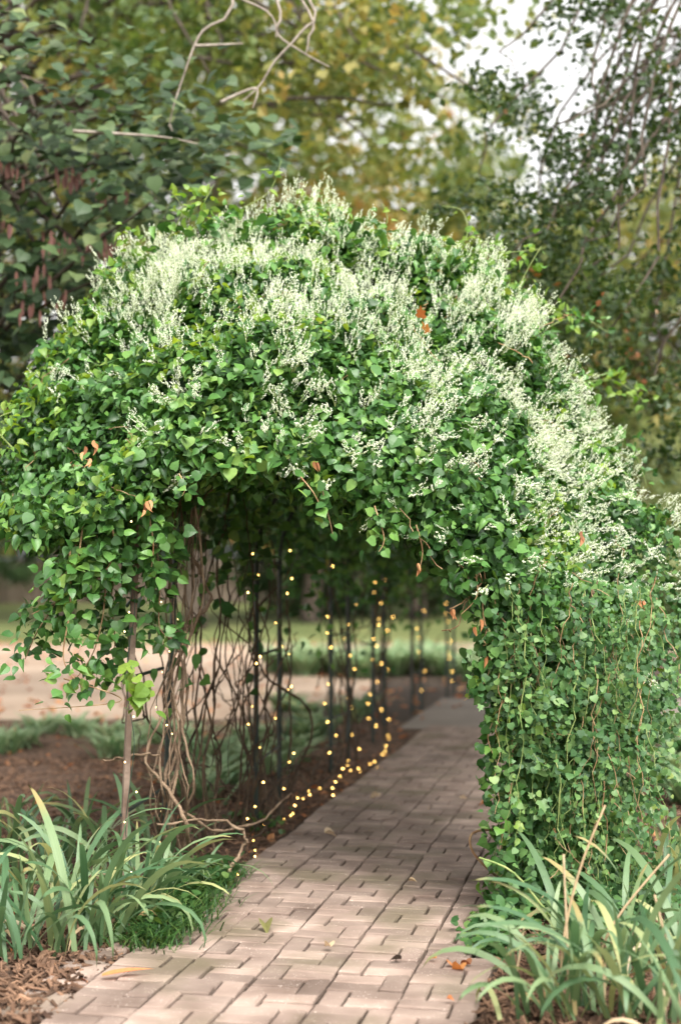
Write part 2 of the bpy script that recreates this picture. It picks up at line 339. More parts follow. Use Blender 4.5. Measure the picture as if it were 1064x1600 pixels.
# ------------------------------------------------------------------ brick path
path = empty('brick_path', (0, 0, 0)); path['kind'] = 'structure'
js = obj('joint_sand', None or (lambda: (lambda me: (me.from_pydata([(Ledge(1) - .02, 1, .006), (Ledge(1) + 1.52, 1, .006), (Ledge(14.6) + 1.52, 14.6, .006), (Ledge(14.6) - .02, 14.6, .006)], [], [(0, 1, 2, 3)]), me.materials.append(M['soil']), me)[-1])(bpy.data.meshes.new('joint_sand')))(), path)
ang = math.atan(SL); cw = math.cos(ang); U = 1.5 * cw / 15
def brick_me(lx, ly, seed):
    r = random.Random(seed); hx, hy, b = lx / 2, ly / 2, .005
    def j(): return r.uniform(-.0025, .0025)
    V = []
    for z, ins in ((-.04, 0), (-b, 0), (0, b)):
        for sx, sy in ((-1, -1), (1, -1), (1, 1), (-1, 1)): V.append((sx * (hx - ins) + j(), sy * (hy - ins) + j(), z + (j() if z == 0 else 0)))
    Q = [(8, 9, 10, 11)]
    for k in range(4):
        k2 = (k + 1) % 4; Q += [(k, k2, 4 + k2, 4 + k), (4 + k, 4 + k2, 8 + k2, 8 + k)]
    return mesh_np('brick', np.array(V), np.array(Q), M['paver'])
BH = [brick_me(2 * U - .011, U - .0035, s) for s in range(4)]; BV = [brick_me(U - .011, 2 * U - .0035, s + 9) for s in range(4)]
places = []
for c in range(5):
    for k in range(-10, 45):
        y0 = k * 2 * U + (U if c % 2 else 0); fl = (k + c // 2) % 2
        vx = (3 * c + (.5 if fl == 0 else 2.5)) * U; hx = (3 * c + (2 if fl == 0 else 1)) * U
        places += [('V', vx, y0 + U), ('H', hx, y0 + .5 * U), ('H', hx, y0 + 1.5 * U)]
# soldier pieces that widen the mouth of the path on the left
for k in range(-10, 18):
    places += [('H', -1.02 * U, k * U * 1.0)] if k < 9 and k % 2 == 0 else ([('V', -.52 * U, k * U)] if k % 4 == 1 and k < 3 else [])
O0 = np.array([Ledge(6), 6.0]); ex = np.array([cw, -math.sin(ang)]); ey = np.array([math.sin(ang), cw])
bl = []
for t, u, v in places:
    q = O0 + ex * u + ey * v
    if 1.2 < q[1] < 14.4: bl.append((t, q[0], q[1]))
def vis(b):
    x, y = px_of((b[1], b[2], 0)); return (0 if (b[2] > 4.9 and -60 < x < 830 and y < 1640) else 100) + b[2]
bl.sort(key=vis); rest = []
for i, (t, x, y) in enumerate(bl):
    z = .026 + random.uniform(-.0045, .0045) + .008 * math.sin(x * 5 + y * 2.1); rot = (random.uniform(-.022, .022), random.uniform(-.022, .022), -ang + random.uniform(-.025, .025)); x += random.uniform(-.0015, .0015); y += random.uniform(-.001, .001)
    me = random.choice(BH if t == 'H' else BV)
    if i < 300: obj('brick', me, path, (x, y, z), rot)
    else: rest.append((me, x, y, z, rot))
Vs, Ts, o_ = [], [], 0
for me, x, y, z, rot in rest:
    V = np.array([v.co[:] for v in me.vertices]); R = np.array(Matrix.Rotation(rot[2], 3, 'Z')); Vs.append(V @ R.T + (x, y, z))
    T = np.array([list(p.vertices) for p in me.polygons]); Ts.append(T + o_); o_ += len(V)
o = obj('bricks', mesh_np('bricks', np.concatenate(Vs), np.concatenate(Ts), M['paver']), path); o['kind'] = 'stuff'

# mulch chips
def chips(name, n, x0, x1, y0, y1, size, mat, temps=SIMPLE, label=None, keep=None, up=.8):
    p = np.stack([rng.uniform(x0, x1, n), rng.uniform(y0, y1, n), rng.uniform(.008, .03, n)], 1)
    L_ = Ledge(p[:, 1]); ok = (p[:, 0] < L_ - .005 + rng.normal(0, .02, n)) | (p[:, 0] > L_ + 1.5 + rng.normal(0, .02, n))
    if keep is not None: ok &= keep(p)
    p = p[ok]; m = len(p); nn = rng.normal(size=(m, 3)) * (1 - up) + np.array([0, 0, 1]); nn[:, 2] = np.abs(nn[:, 2])
    R = frames(nn, rng.normal(size=(m, 3))); V, T = scatter(temps, p, R, rng.uniform(.5, 1.3, m) * size)
    o = obj(name, mesh_np(name, V, T, mat)); props(o, label, name.replace('_', ' '), kind='stuff'); return o
CHIP = [(np.array([(-.12, -.5, 0), (.12, -.45, 0), (.1, .5, .02), (-.13, .45, 0), (-.1, -.45, .12), (.1, -.4, .12), (.08, .45, .12), (-.1, .4, .1)]),
         np.array([(4, 5, 6), (4, 6, 7), (0, 1, 5), (0, 5, 4), (1, 2, 6), (1, 6, 5), (2, 3, 7), (2, 7, 6), (3, 0, 4), (3, 4, 7)]))]
chips('near_mulch_chips', 9000, -2.2, 1.6, 4.6, 6.6, .06, M['chip'], CHIP, 'coarse shredded bark chips in the foreground beds', up=.3)
chips('mulch_chips', 26000, -3.6, 3.2, 4.2, 12, .045, M['chip'], CHIP, 'brown shredded bark chips covering the beds beside the brick path', up=.55)
chips('leaf_litter', 1500, -3.6, 3.4, 4.6, 15, .05, M['dead'], LEAF, 'scattered dry brown leaves lying on the mulch beds', up=.6)

chips('road_leaves', 1500, -14, 4, 15, 30, .1, M['dead'], LEAF, 'dry leaves scattered over the tan road and the near lawn', up=.7)
# ------------------------------------------------------------------ metal arches of the tunnel
SP = 1.62
lefts = [((-1.026, 6.94), (-.93, 7.75)), ((-.50, 8.76), (-.395, 9.56)), ((-.073, 11.2), (.06, 11.75)), ((.29, 13.1), (.40, 13.6)), ((.76, 15.7), (.88, 16.1)), ((1.26, 17.5), (1.38, 18.0))]
arch_lab = ['rusty brown metal arch with slim square posts at the mouth of the tunnel', 'dark green metal arch with twin thin posts just behind the front arch', 'dark metal arch standing third from the front inside the vine tunnel',
            'dark thin metal arch fourth along the tunnel, bulbs wound round its posts', 'dark metal arch fifth along, at the end of the brick paving', 'farthest dark metal arch beyond the pale cross walk']
def sq_tube(a, b, r): return tube([a, b], r * 1.3, 4)
for k, (A, B) in enumerate(lefts):
    base = (A[0], A[1], 0); t = empty('metal_arch', base, arch_lab[k], 'garden arch', 'metal arches of the vine tunnel')
    mat = M['rust'] if k == 0 else M['dkmetal']; bo = np.array(base); cols = []
    for q in (A, B):
        l0 = np.array([q[0], q[1], 0]); r0 = l0 + (np.array([1.93, -.08, 0]) if k == 0 else np.array([1.95, -.3, 0])); lean = .06 if k == 0 else .0
        l1 = l0 + np.array([lean, .02, SP]); r1 = r0 + np.array([-lean, .0, SP]); m_ = mat if (q is A) else M['dkmetal']
        rad = .0145 if q is A and k == 0 else .013
        for a, b in ((l0, l1), (r0, r1)): obj('post', mesh_np('post', *(lambda VT: (VT[0] - bo, VT[1]))(sq_tube(a, b, rad)), m_), t)
        c = (l1 + r1) / 2; hv = (r1 - l1) / 2
        rise = .5 if k == 0 and q is A else .78; back = .35 if k == 0 and q is A else 0
        pw = .55 if k == 0 and q is A else 1
        arc = [c - hv * math.copysign(abs(math.cos(u)) ** pw, math.cos(u)) + np.array([0, back * math.sin(u), rise * max(0, math.sin(u)) ** pw]) for u in np.linspace(0, math.pi, 20)]
        obj('hoop', mesh_np('hoop', *(lambda VT: (VT[0] - bo, VT[1]))(tube(arc, .012, 6)), m_), t); cols.append((l0, r0, l1, r1, arc))
    for side in (0, 1):
        for z in (.42, 1.05, 1.6):
            obj('rung', mesh_np('rung', *(lambda VT: (VT[0] - bo, VT[1]))(tube([cols[0][side] + (0, 0, z), cols[1][side] + (0, 0, z)], .009, 5)), M['dkmetal']), t)
    for i in (4, 8, 11, 15):
        obj('rung', mesh_np('rung', *(lambda VT: (VT[0] - bo, VT[1]))(tube([cols[0][4][i], cols[1][4][i]], .009, 5)), M['dkmetal']), t)

# ------------------------------------------------------------------ flowering vine: surface of the mound
OUT = [(-25, 800), (2, 705), (60, 610), (125, 520), (175, 440), (280, 365), (390, 350), (500, 350), (600, 362), (690, 402), (770, 450), (835, 520), (890, 610), (940, 700), (985, 790), (1042, 890), (1058, 990), (1050, 1080), (1022, 1170), (995, 1260), (960, 1350)]
INN = [(55, 860), (90, 825), (190, 800), (265, 740), (330, 728), (400, 735), (450, 738), (500, 755), (560, 790), (612, 800), (660, 825), (710, 855), (745, 890), (762, 950), (772, 1020), (775, 1090), (778, 1160), (795, 1220), (815, 1290), (825, 1360), (845, 1420)]
NA = len(OUT)
def canopy(a, t):
    a = np.asarray(a, float); t = np.asarray(t, float)
    i = np.clip(a * (NA - 1), 0, NA - 1.0001); k = i.astype(int); f = (i - k)[..., None]
    o = np.array(OUT, float); n = np.array(INN, float)
    O = o[k] * (1 - f) + o[k + 1] * f; N_ = n[k] * (1 - f) + n[k + 1] * f
    dback = np.interp(a, [0, .1, .2, .6, .75, 1], [7.3, 7.6, 8.1, 8.1, 7.6, 7.1]); dfr = np.interp(a, [0, .2, .6, 1], [6.7, 6.6, 6.55, 6.5])
    q = N_ * (1 - t[..., None]) + O * t[..., None]
    d = dfr + (dback - dfr) * t ** 2.0 + .12 * np.exp(-t * 12)
    x = (q[..., 0] - 532) / F; y = (800 - q[..., 1]) / F
    v = np.stack([x, math.cos(PITCH) - y * math.sin(PITCH), math.sin(PITCH) + y * math.cos(PITCH)], -1)
    v = v * (d / v[..., 1])[..., None]; v[..., 2] += CH
    return v
def sample_canopy(n, offs, seed=0, tmin=0., tmax=1.):
    ga = np.linspace(0, 1, 90); gt = np.linspace(tmin, tmax, 26); A_, T_ = np.meshgrid(ga, gt, indexing='ij'); S = canopy(A_, T_)
    e1 = S[1:, :-1] - S[:-1, :-1]; e2 = S[:-1, 1:] - S[:-1, :-1]; cr = np.cross(e1, e2); ar = np.linalg.norm(cr, axis=-1); pr = ar.ravel() / ar.sum()
    idx = rng.choice(len(pr), n, p=pr); i, j = np.unravel_index(idx, ar.shape)
    a = ga[i] + rng.uniform(0, 1, n) * (ga[1] - ga[0]); t = gt[j] + rng.uniform(0, 1, n) * (gt[1] - gt[0])
    p = canopy(a, t); nrm = cr[i, j] / ar[i, j][:, None]
    nrm = np.where((nrm[:, 1:2] > 0), -nrm, nrm); nrm[:, 2] = np.where(nrm[:, 2] < -.2, -.2, nrm[:, 2])
    lump = .14 * snoise(p, 3.2, 5) + .07 * snoise(p, 8, 6)
    p = p + nrm * (lump + rng.uniform(offs[0], offs[1], n))[:, None]
    return p, nrm, a, t
def tipdir(n, down=.85): return rng.normal(size=(n, 3)) * .8 + np.array([0, -.25, -down])
vine = empty('flowering_vine', (0, 7.0, 0), 'huge flowering vine mounded over the tunnel mouth with sprays of tiny white blossom', 'vine')
vo = np.array([0, 7.0, 0])
def vpart(name, V, T, mat, kind=None, parent=vine, off=vo, smooth=False):
    o = obj(name, mesh_np(name, V - off, T, mat, smooth or 'leaves' in name), parent)
    if kind: o['kind'] = kind
    return o
# main leaves
p, nr, a, t = sample_canopy(38000, (-.14, .06))
nn = nr * .6 + rng.normal(size=p.shape) * .55 + np.array([0, -.1, .4])
s = .022 + .040 * rng.uniform(0, 1, len(p)) ** 1.4 * np.where(a > .72, .72, 1) * np.where(a < .25, 1.12, 1)
hole = (a > .74) & (snoise(p, 6.5, 51) < -.28) | (snoise(p, 9, 52) < -.75); p, nn, s, a = p[~hole], nn[~hole], s[~hole], a[~hole]
right = (a + rng.normal(0, .03, len(a))) > .76
V, T = scatter(LEAF + ROUND, p[~right], frames(nn, tipdir(len(p)))[~right], s[~right]); vpart('leaves', V, T, M['vine'], 'stuff')
V, T = scatter(IVY, p[right], frames(nn, tipdir(len(p)))[right], s[right]); vpart('leaves', V, T, M['ivy'], 'stuff')
# deeper layer that closes the mound
p, nr, a, t = sample_canopy(9000, (-.38, -.09)); nn = nr + rng.normal(size=p.shape) * .5
V, T = scatter(SIMPLE, p, frames(nn, tipdir(len(p))), rng.uniform(.07, .11, len(p))); vpart('inner_leaves', V, T, M['vine'], 'stuff')
p, nr, a, t = sample_canopy(1800, (-.12, .06), tmin=-.10, tmax=.06)
V, T = scatter(LEAF, p, frames(nr * .4 + rng.normal(size=p.shape) * .7 + (0, 0, .3), tipdir(len(p))), rng.uniform(.035, .065, len(p))); vpart('rim_leaves', V, T, M['vine'], 'stuff')
# paler young shoots
p, nr, a, t = sample_canopy(6500, (0, .09)); m = snoise(p, 4.5, 11) > .45 - .5 * np.clip(p[:, 2] - 2.3, 0, 1); p, nr = p[m], nr[m]
V, T = scatter(LEAF, p, frames(nr * .6 + rng.normal(size=p.shape) * .5 + (0, 0, .3), tipdir(len(p), .6)), rng.uniform(.035, .06, len(p))); vpart('young_leaves', V, T, M['young'], 'stuff')
# the 300 largest leaves, one by one
p, nr, a, t = sample_canopy(300, (.02, .07)); nn = nr * .8 + rng.normal(size=p.shape) * .3 + (0, -.2, .3); R = frames(nn, tipdir(300))
LM = [mesh_np('leaf', V, T, M['vine']) for V, T in LEAF + ROUND]; LI = [mesh_np('leaf', V, T, M['ivy']) for V, T in IVY]
for i in range(300):
    me = random.choice(LI if a[i] > .76 else LM); o = bpy.data.objects.new('leaf', me); s_ = random.uniform(.058, .072)
    o.matrix_world = Matrix.Translation(Vector(p[i] - vo)) @ Matrix(R[i].tolist()).to_4x4() @ Matrix.Scale(s_, 4); link(o, vine)
# roof going back along the tunnel
def roof(n, s0, s1, size, offs, mat, lo=2.0, name='roof_leaves', sc_=1.0, temps=LEAF, sag=0):
    a = rng.uniform(.02, .8, n); s = rng.uniform(s0, s1, n); p = canopy(a, np.full(n, .93))
    c = np.array([0, 7.9, 1.2]); p = c + (p - c) * np.array([1, 0, 1]) * (sc_ - .03 * s)[:, None] + np.array([SL, 1, 0]) * s[:, None]
    nr = p - (c + np.array([SL, 1, 0]) * s[:, None]); nr[:, 1] = 0; nr /= np.linalg.norm(nr, axis=1, keepdims=True)
    p += nr * (rng.uniform(offs[0], offs[1], n) + .1 * snoise(p, 3, 8))[:, None]
    m = p[:, 2] > lo + .12 * rng.normal(size=n); p, nr = p[m], nr[m]
    V, T = scatter(temps, p, frames(nr * .8 + rng.normal(size=p.shape) * .5, tipdir(len(p))), rng.uniform(.7, 1.3, len(p)) * size); vpart(name, V, T, mat, 'stuff')
roof(9000, -.2, 2.2, .065, (-.1, .12), M['vine'], 1.9)
roof(14000, 2, 10, .10, (-.25, .12), M['vine'], 1.75, temps=SIMPLE)
roof(9000, -.2, 10, .11, (-.35, -.1), M['vine'], 1.8, temps=SIMPLE)
roof(5200, -.7, 10, .075, (-.15, .15), M['vine'], 1.62, 'hanging_leaves', .72)
n = 5000; s = rng.uniform(3, 10.5, n); u = rng.uniform(0, 1, n); z = 2.1 - np.abs(rng.normal(0, .35, n)); p = np.stack([-.95 + SL * s + 1.95 * np.where(rng.uniform(0, 1, n) < .5, u, rng.choice([.02, .98], n)) + rng.normal(0, .08, n), 7.2 + s, z], 1)
V, T = scatter(SIMPLE, p, frames(rng.normal(size=p.shape) + (0, -.5, .3), tipdir(len(p))), rng.uniform(.06, .1, n)); vpart('hanging_leaves', V, T, M['vine'], 'stuff')
# leaves hanging on the left wall inside, thinning downward
n = 4200; s = rng.uniform(0, 9, n); z = 2.15 - np.abs(rng.normal(0, .42, n)); p = np.stack([-.98 + SL * s + np.where(s > 1.2, .1, 0) + rng.normal(0, .1, n), 7.05 + s, z], 1)
cl = snoise(p, 3.4, 21) > -.1 + (2.1 - z) * .35; p = p[cl]
V, T = scatter(ROUND + LEAF, p, frames(rng.normal(size=p.shape) + (0, -.8, .3), tipdir(len(p))), rng.uniform(.05, .085, len(p))); vpart('wall_leaves', V, T, M['vine'], 'stuff')

# sprigs: a twig carrying leaves
def sprig(pts, r, nleaf, size, mat, spread=.05, wood='greenstem', temps=LEAF, parent=vine, off=vo, name='shoot', droop=.4):
    c = spline(pts, 18); V1 = tube(c, np.linspace(r, r * .4, 18), 5)
    st = obj(name, mesh_np(name, V1[0] - off, V1[1], M[wood]), parent)
    u = rng.uniform(.12, 1, nleaf); q = c[(u * 17).astype(int)]; p = q + rng.normal(size=q.shape) * spread
    V, T = scatter(temps, p, frames(rng.normal(size=p.shape) * .6 + (0, -.6, .7), (p - q) / max(spread, .01) + rng.normal(size=p.shape) * .4 - (0, 0, droop)), rng.uniform(.7, 1.2, nleaf) * size)
    lf = obj('leaves', mesh_np('leaves', V - off, T, mat), st); lf['kind'] = 'stuff'; return st
PX = lambda L_, d: [P(x, y, d) for x, y in L_]
# lobe hanging at the left around the front post
for pts, d, nl in [([(120, 850), (100, 920), (60, 985), (40, 1030)], 6.8, 70), ([(110, 860), (110, 950), (100, 1030), (130, 1075)], 6.75, 80), ([(150, 830), (165, 920), (150, 1010), (120, 1060)], 6.85, 70),
                   ([(180, 820), (175, 930), (180, 1000), (175, 1040)], 7.0, 120), ([(240, 820), (250, 900), (250, 980), (275, 1000)], 6.95, 80), ([(160, 900), (90, 940), (50, 960)], 6.8, 90),
                   ([(170, 800), (180, 860), (160, 900)], 6.75, 120), ([(230, 790), (240, 850), (235, 900)], 6.8, 120), ([(130, 820), (120, 880), (95, 900)], 6.75, 120)]:
    sprig(PX(pts, d), .005, nl, .058, M['vine'], .055, 'redstem', ROUND + LEAF)
sprig(PX([(205, 1040), (220, 1080), (225, 1110)], 6.72), .004, 26, .06, M['young'], .035, 'greenstem', ROUND)
sprig(PX([(100, 1060), (190, 1095), (30, 1110)], 6.8), .004, 8, .045, M['vine'], .03, 'redstem')
# shoots standing above the mound
for pts, d, nl, mt in [([(300, 370), (318, 320), (335, 288)], 7.8, 40, 'young'), ([(230, 400), (205, 375), (200, 368)], 7.8, 16, 'young'), ([(260, 380), (285, 330), (268, 300)], 7.8, 14, 'young'), ([(480, 360), (490, 320), (470, 300)], 8, 20, 'young'), ([(590, 370), (605, 345), (598, 318)], 8, 8, 'young'),
                       ([(690, 400), (728, 372), (722, 330), (690, 322)], 8, 6, 'young'), ([(640, 400), (700, 380), (770, 395), (850, 388)], 8.2, 75, 'young'), ([(660, 410), (720, 400), (760, 392)], 8.2, 50, 'young'), ([(800, 505), (815, 440), (845, 385)], 7.9, 5, 'young'), ([(760, 440), (830, 470), (900, 500)], 8.2, 40, 'young'),
                       ([(170, 440), (160, 420), (150, 430)], 7.7, 10, 'young'), ([(840, 520), (900, 495), (950, 520)], 8.6, 40, 'vine'), ([(900, 600), (960, 595), (1010, 630)], 8.6, 50, 'young'), ([(930, 690), (985, 700), (1010, 760)], 8.2, 60, 'vine'), ([(340, 350), (370, 330), (420, 300), (440, 250)], 8, 12, 'young'), ([(20, 700), (-10, 660), (30, 640)], 7.2, 30, 'young')]:
    sprig(PX(pts, d), .0045, nl, .05, M[mt], .035, 'greenstem', LEAF, droop=.1)
# dangling bits along the rim
for pts, nl in [([(500, 750), (512, 800), (520, 835)], 14), ([(585, 790), (600, 840), (592, 862)], 30), ([(650, 820), (660, 860), (655, 890)], 10), ([(740, 880), (745, 930), (720, 960)], 3), ([(770, 1000), (760, 1060), (725, 1095)], 10), ([(780, 1110), (762, 1150), (775, 1190)], 22),
                ([(470, 745), (490, 770), (500, 790)], 14), ([(700, 860), (716, 880), (745, 905)], 20), ([(280, 740), (290, 760), (285, 775)], 20), ([(800, 1220), (790, 1280), (780, 1330)], 18)]:
    sprig(PX(pts, 6.55), .0035, nl, .048, M['vine'], .03, 'redstem', ROUND)
# ivy curtain on the right: thin hanging stems with leaves
tend = []
tp = []
for i in range(85):
    x = random.uniform(775, 1030); y0 = random.uniform(880, 1230); L_ = random.uniform(100, 340); d = random.uniform(6.4, 6.66); sx = max(-60, 775 - x, min(60, random.gauss(0, 45)))
    c = wander(PX([(x, y0), (x + sx * .5, y0 + L_ / 2), (x + sx, min(y0 + L_, 1400))], d), .012, 18); tp.append(c)
    tend.append(tube(c, np.linspace(random.choice([.0018, .0022, .003]), .0009, 18), 4))
tp = np.concatenate(tp); tp = tp[rng.integers(0, len(tp), 2600)] + rng.normal(size=(2600, 3)) * .016; tp = tp[tp[:, 2] > .03]
V, T = scatter(IVY, tp, frames(rng.normal(size=tp.shape) * .6 + (0, -.7, .4), tipdir(len(tp))), rng.uniform(.016, .036, len(tp))); vpart('ivy_leaves', V, T, M['ivy'], 'stuff')
V, T = join(tend[:42]); vpart('tendrils', V, T, M['redstem'], 'stuff')
V, T = join(tend[42:]); vpart('tendrils', V, T, M['greenstem'], 'stuff')
tend = []
for i in range(60):
    p0, _, aa, tt = sample_canopy(1, (.03, .06)); q = p0[0]; e = np.array([random.uniform(-.2, .2), -.03, random.uniform(-.3, .1)])
    tend.append(tube(wander([q, q + e * .5 + (0, -.03, 0), q + e], .012, 10), .002, 4))
V, T = join(tend); vpart('tendrils', V, T, M['redstem'], 'stuff')
p, nr, a, t = sample_canopy(17000, (.0, .2)); X, Y = px_of(p)
m = (a > .66) & (rng.uniform(0, 1, len(p)) < np.clip((Y - 820) / 260, 0, 1)) & (snoise(p, 5, 33) > .0) & (p[:, 2] > .03); p = p[m]
V, T = scatter(IVY, p, frames(rng.normal(size=p.shape) * .5 + (0, -.7, .5), tipdir(len(p))), rng.uniform(.019, .038, len(p))); vpart('ivy_leaves', V, T, M['ivy'], 'stuff')
# ivy creeping along the ground at the foot
n = 1100; x = rng.normal(900, 95, n); y = rng.uniform(1370, 1470, n); p = np.array([G(max(x[i], 770 + (y[i] < 1440) * 20), y[i], 0) for i in range(n)]); p[:, 2] += rng.uniform(.02, .16, n)
V, T = scatter(IVY, p, frames(rng.normal(size=p.shape) * .4 + (0, -.3, .9), rng.normal(size=p.shape) - (0, 0, .4)), rng.uniform(.035, .06, n)); vpart('ivy_leaves', V, T, M['ivy'], 'stuff')
# brown bent stem looping over the paving
vpart('bent_stem', *tube(spline([G(800, 1385, .05), P(770, 1365, 6.9), P(738, 1330, 6.85), P(738, 1302, 6.85), P(775, 1296, 6.9), P(812, 1300, 7.0)], 24), .006, 6), M['redstem'])
for pts in ([(752, 880), (745, 920), (700, 955)], [(750, 890), (715, 975), (695, 985)], [(756, 880), (757, 980), (758, 1010)], [(770, 930), (790, 1000), (775, 1060)]):
    vpart('stem', *tube(wander(PX(pts, 6.6), .01, 14), .003, 5), M['redstem'])
for x0, y0 in ((705, 950), (745, 975), (758, 1030), (230, 775), (228, 795), (135, 700), (140, 720), (150, 690), (655, 885), (490, 720), (910, 830), (1000, 940), (870, 1290)):
    for k in range(2):
        o = obj('dead_leaf', None or mesh_np('dead_leaf', *leaf_t(.2, .25, .3), M['dead']), vine, Vector(P(x0 + random.uniform(-5, 5), y0 + random.uniform(-8, 8), 6.5) - vo), (random.uniform(-.4, .4) - 1.6, random.uniform(-.5, .5), random.uniform(-1, 1)), random.uniform(.04, .06))
# flower sprays
BL = [(255, 430, 95, 55, 1.7), (205, 500, 55, 45, 1.2), (330, 330, 40, 28, .9), (400, 380, 80, 50, 1.3), (470, 380, 70, 45, 1.3), (590, 400, 70, 45, 1.7), (520, 440, 80, 60, 1.6), (540, 520, 60, 60, 1.5), (470, 470, 60, 40, 1.2), (400, 545, 30, 25, .6),
      (450, 590, 22, 60, 1.1), (455, 670, 15, 40, .5), (120, 598, 28, 18, .9), (270, 580, 18, 50, .5), (645, 430, 60, 40, 1.2), (720, 450, 60, 40, 1.0), (770, 510, 70, 45, 1.3), (830, 530, 40, 30, 1.0), (700, 590, 60, 40, .9), (650, 660, 60, 35, .8), (600, 650, 60, 60, .6),
      (760, 650, 60, 40, .8), (600, 740, 35, 25, .8), (560, 700, 40, 30, .5), (870, 640, 60, 45, 1.4), (900, 720, 50, 55, 1.5), (945, 690, 25, 40, 1.0), (860, 600, 40, 25, .8), (850, 720, 40, 50, .7), (890, 830, 50, 40, .8), (930, 780, 40, 40, .8),
      (1020, 850, 35, 40, 1.1), (1045, 930, 30, 50, .9), (960, 900, 30, 50, .5), (800, 800, 25, 25, .6), (720, 760, 50, 30, .4), (520, 800, 12, 20, .5), (790, 885, 15, 12, .8), (610, 560, 50, 40, .6), (500, 600, 30, 30, .5), (330, 690, 30, 20, .25), (560, 860, 1, 1, .1), (330, 480, 40, 20, .5)]
p, nr, a, t = sample_canopy(18000, (.0, .06)); X, Y = px_of(p); dens = np.zeros(len(p))
for bx, by, rx, ry, w_ in BL: dens = np.maximum(dens, w_ * np.exp(-(((X - bx) / rx) ** 2 + ((Y - by) / ry) ** 2) * .65))
dens = np.minimum(dens, .95) * (.5 + .9 * (snoise(p, 7, 44) > 0)) + .10 * (Y < 930) * (X > 200)
keep = rng.uniform(0, 1, len(p)) < dens * .17; p, nr = p[keep], nr[keep]; n = len(p); print('sprays', n)
dirn = nr * .55 + rng.normal(size=p.shape) * .28 + np.array([.12, -.1, .75]); low = px_of(p)[1] > 560; dirn[low] = (nr * .7 + rng.normal(size=p.shape) * .4 + np.array([.15, -.2, .2]))[low]
R = frames(dirn, rng.normal(size=p.shape)); size = rng.uniform(.09, .19, n)
order = np.argsort(-size / p[:, 1]); FM = [(mesh_np('flower_spray', *st, M['greenstem']), mesh_np('blossom', *fl, M['floret'])) for st, fl in SPR]
for q in order[:300]:
    st, fl = random.choice(FM); o = bpy.data.objects.new('flower_spray', st); link(o, vine)
    o.matrix_world = Matrix.Translation(Vector(p[q] - vo)) @ Matrix(R[q].tolist()).to_4x4() @ Matrix.Scale(float(size[q]), 4)
    link(bpy.data.objects.new('blossom', fl), o)
q = order[300:]
V, T = scatter([fl for st, fl in SPR], p[q], R[q], size[q]); vpart('blossom_sprays', V, T, M['floret'], 'stuff')

# ------------------------------------------------------------------ woody stems climbing the posts
def woody(base, label, stems, mat, group='woody vines climbing the posts'):
    t = empty('woody_vine', base, label, 'vine', group); b = np.array(base)
    for pts, amp, r in stems:
        n = 30; rr = np.linspace(r, r * .5, n) * (1 + .22 * rng.normal(size=n)).clip(.7, 1.4); V, T = tube(wander(wander(pts, amp * random.uniform(.3, 1.3), n, random.uniform(.6, 1.8)), .008, n, random.uniform(3, 6)), rr, 6)
        obj('stem', mesh_np('stem', V - b, T, mat, True), t)
    return t
st = []
for i in range(11):
    x0 = random.uniform(235, 300); st.append(([G(x0, random.uniform(1345, 1375)), P(250 + random.uniform(-15, 45), 1240, 7.35), P(265 + random.uniform(-18, 22), 1100, 7.4), P(285 + random.uniform(-20, 20), 950, 7.4), P(280 + random.uniform(-30, 60), 730, 7.4)], random.uniform(.02, .07), random.uniform(.004, .0125)))
st += [([G(310, 1370), P(290, 1290, 7.2), P(250, 1220, 7.3), P(235, 1180, 7.3), P(262, 1080, 7.4)], .02, .012), ([G(350, 1385), P(375, 1330, 7.4), P(380, 1300, 7.4), P(330, 1280, 7.4), P(240, 1290, 7.3)], .01, .010),
       ([P(260, 1235, 7.4), P(320, 1290, 7.5), P(400, 1285, 8), P(450, 1240, 8.4)], .02, .009), ([P(265, 1000, 7.4), P(330, 930, 7.6), P(300, 850, 7.5), P(330, 760, 7.6)], .02, .011), ([P(250, 1180, 7.2), P(205, 1180, 7.0), P(165, 1190, 6.9)], .005, .006)]
woody((-.9, 7.4, 0), 'pale twisted woody vine bundle beside the rusty front post', st, M['vinewood'])
labs = ['dark tangle of woody stems crossing between the front and second arch', 'dark thin woody stems twisting up the second arch', 'dark woody stems leaning on the third arch', 'dark woody stems on the fourth arch deep in the tunnel', 'slender dark stems on the fifth arch near the pale walk']
segs = [(-.88, 7.9, -.5, 8.8), (-.5, 8.7, -.36, 9.7), (-.07, 11.1, .1, 11.9), (.3, 13.0, .45, 13.8), (.77, 15.6, .9, 16.2)]
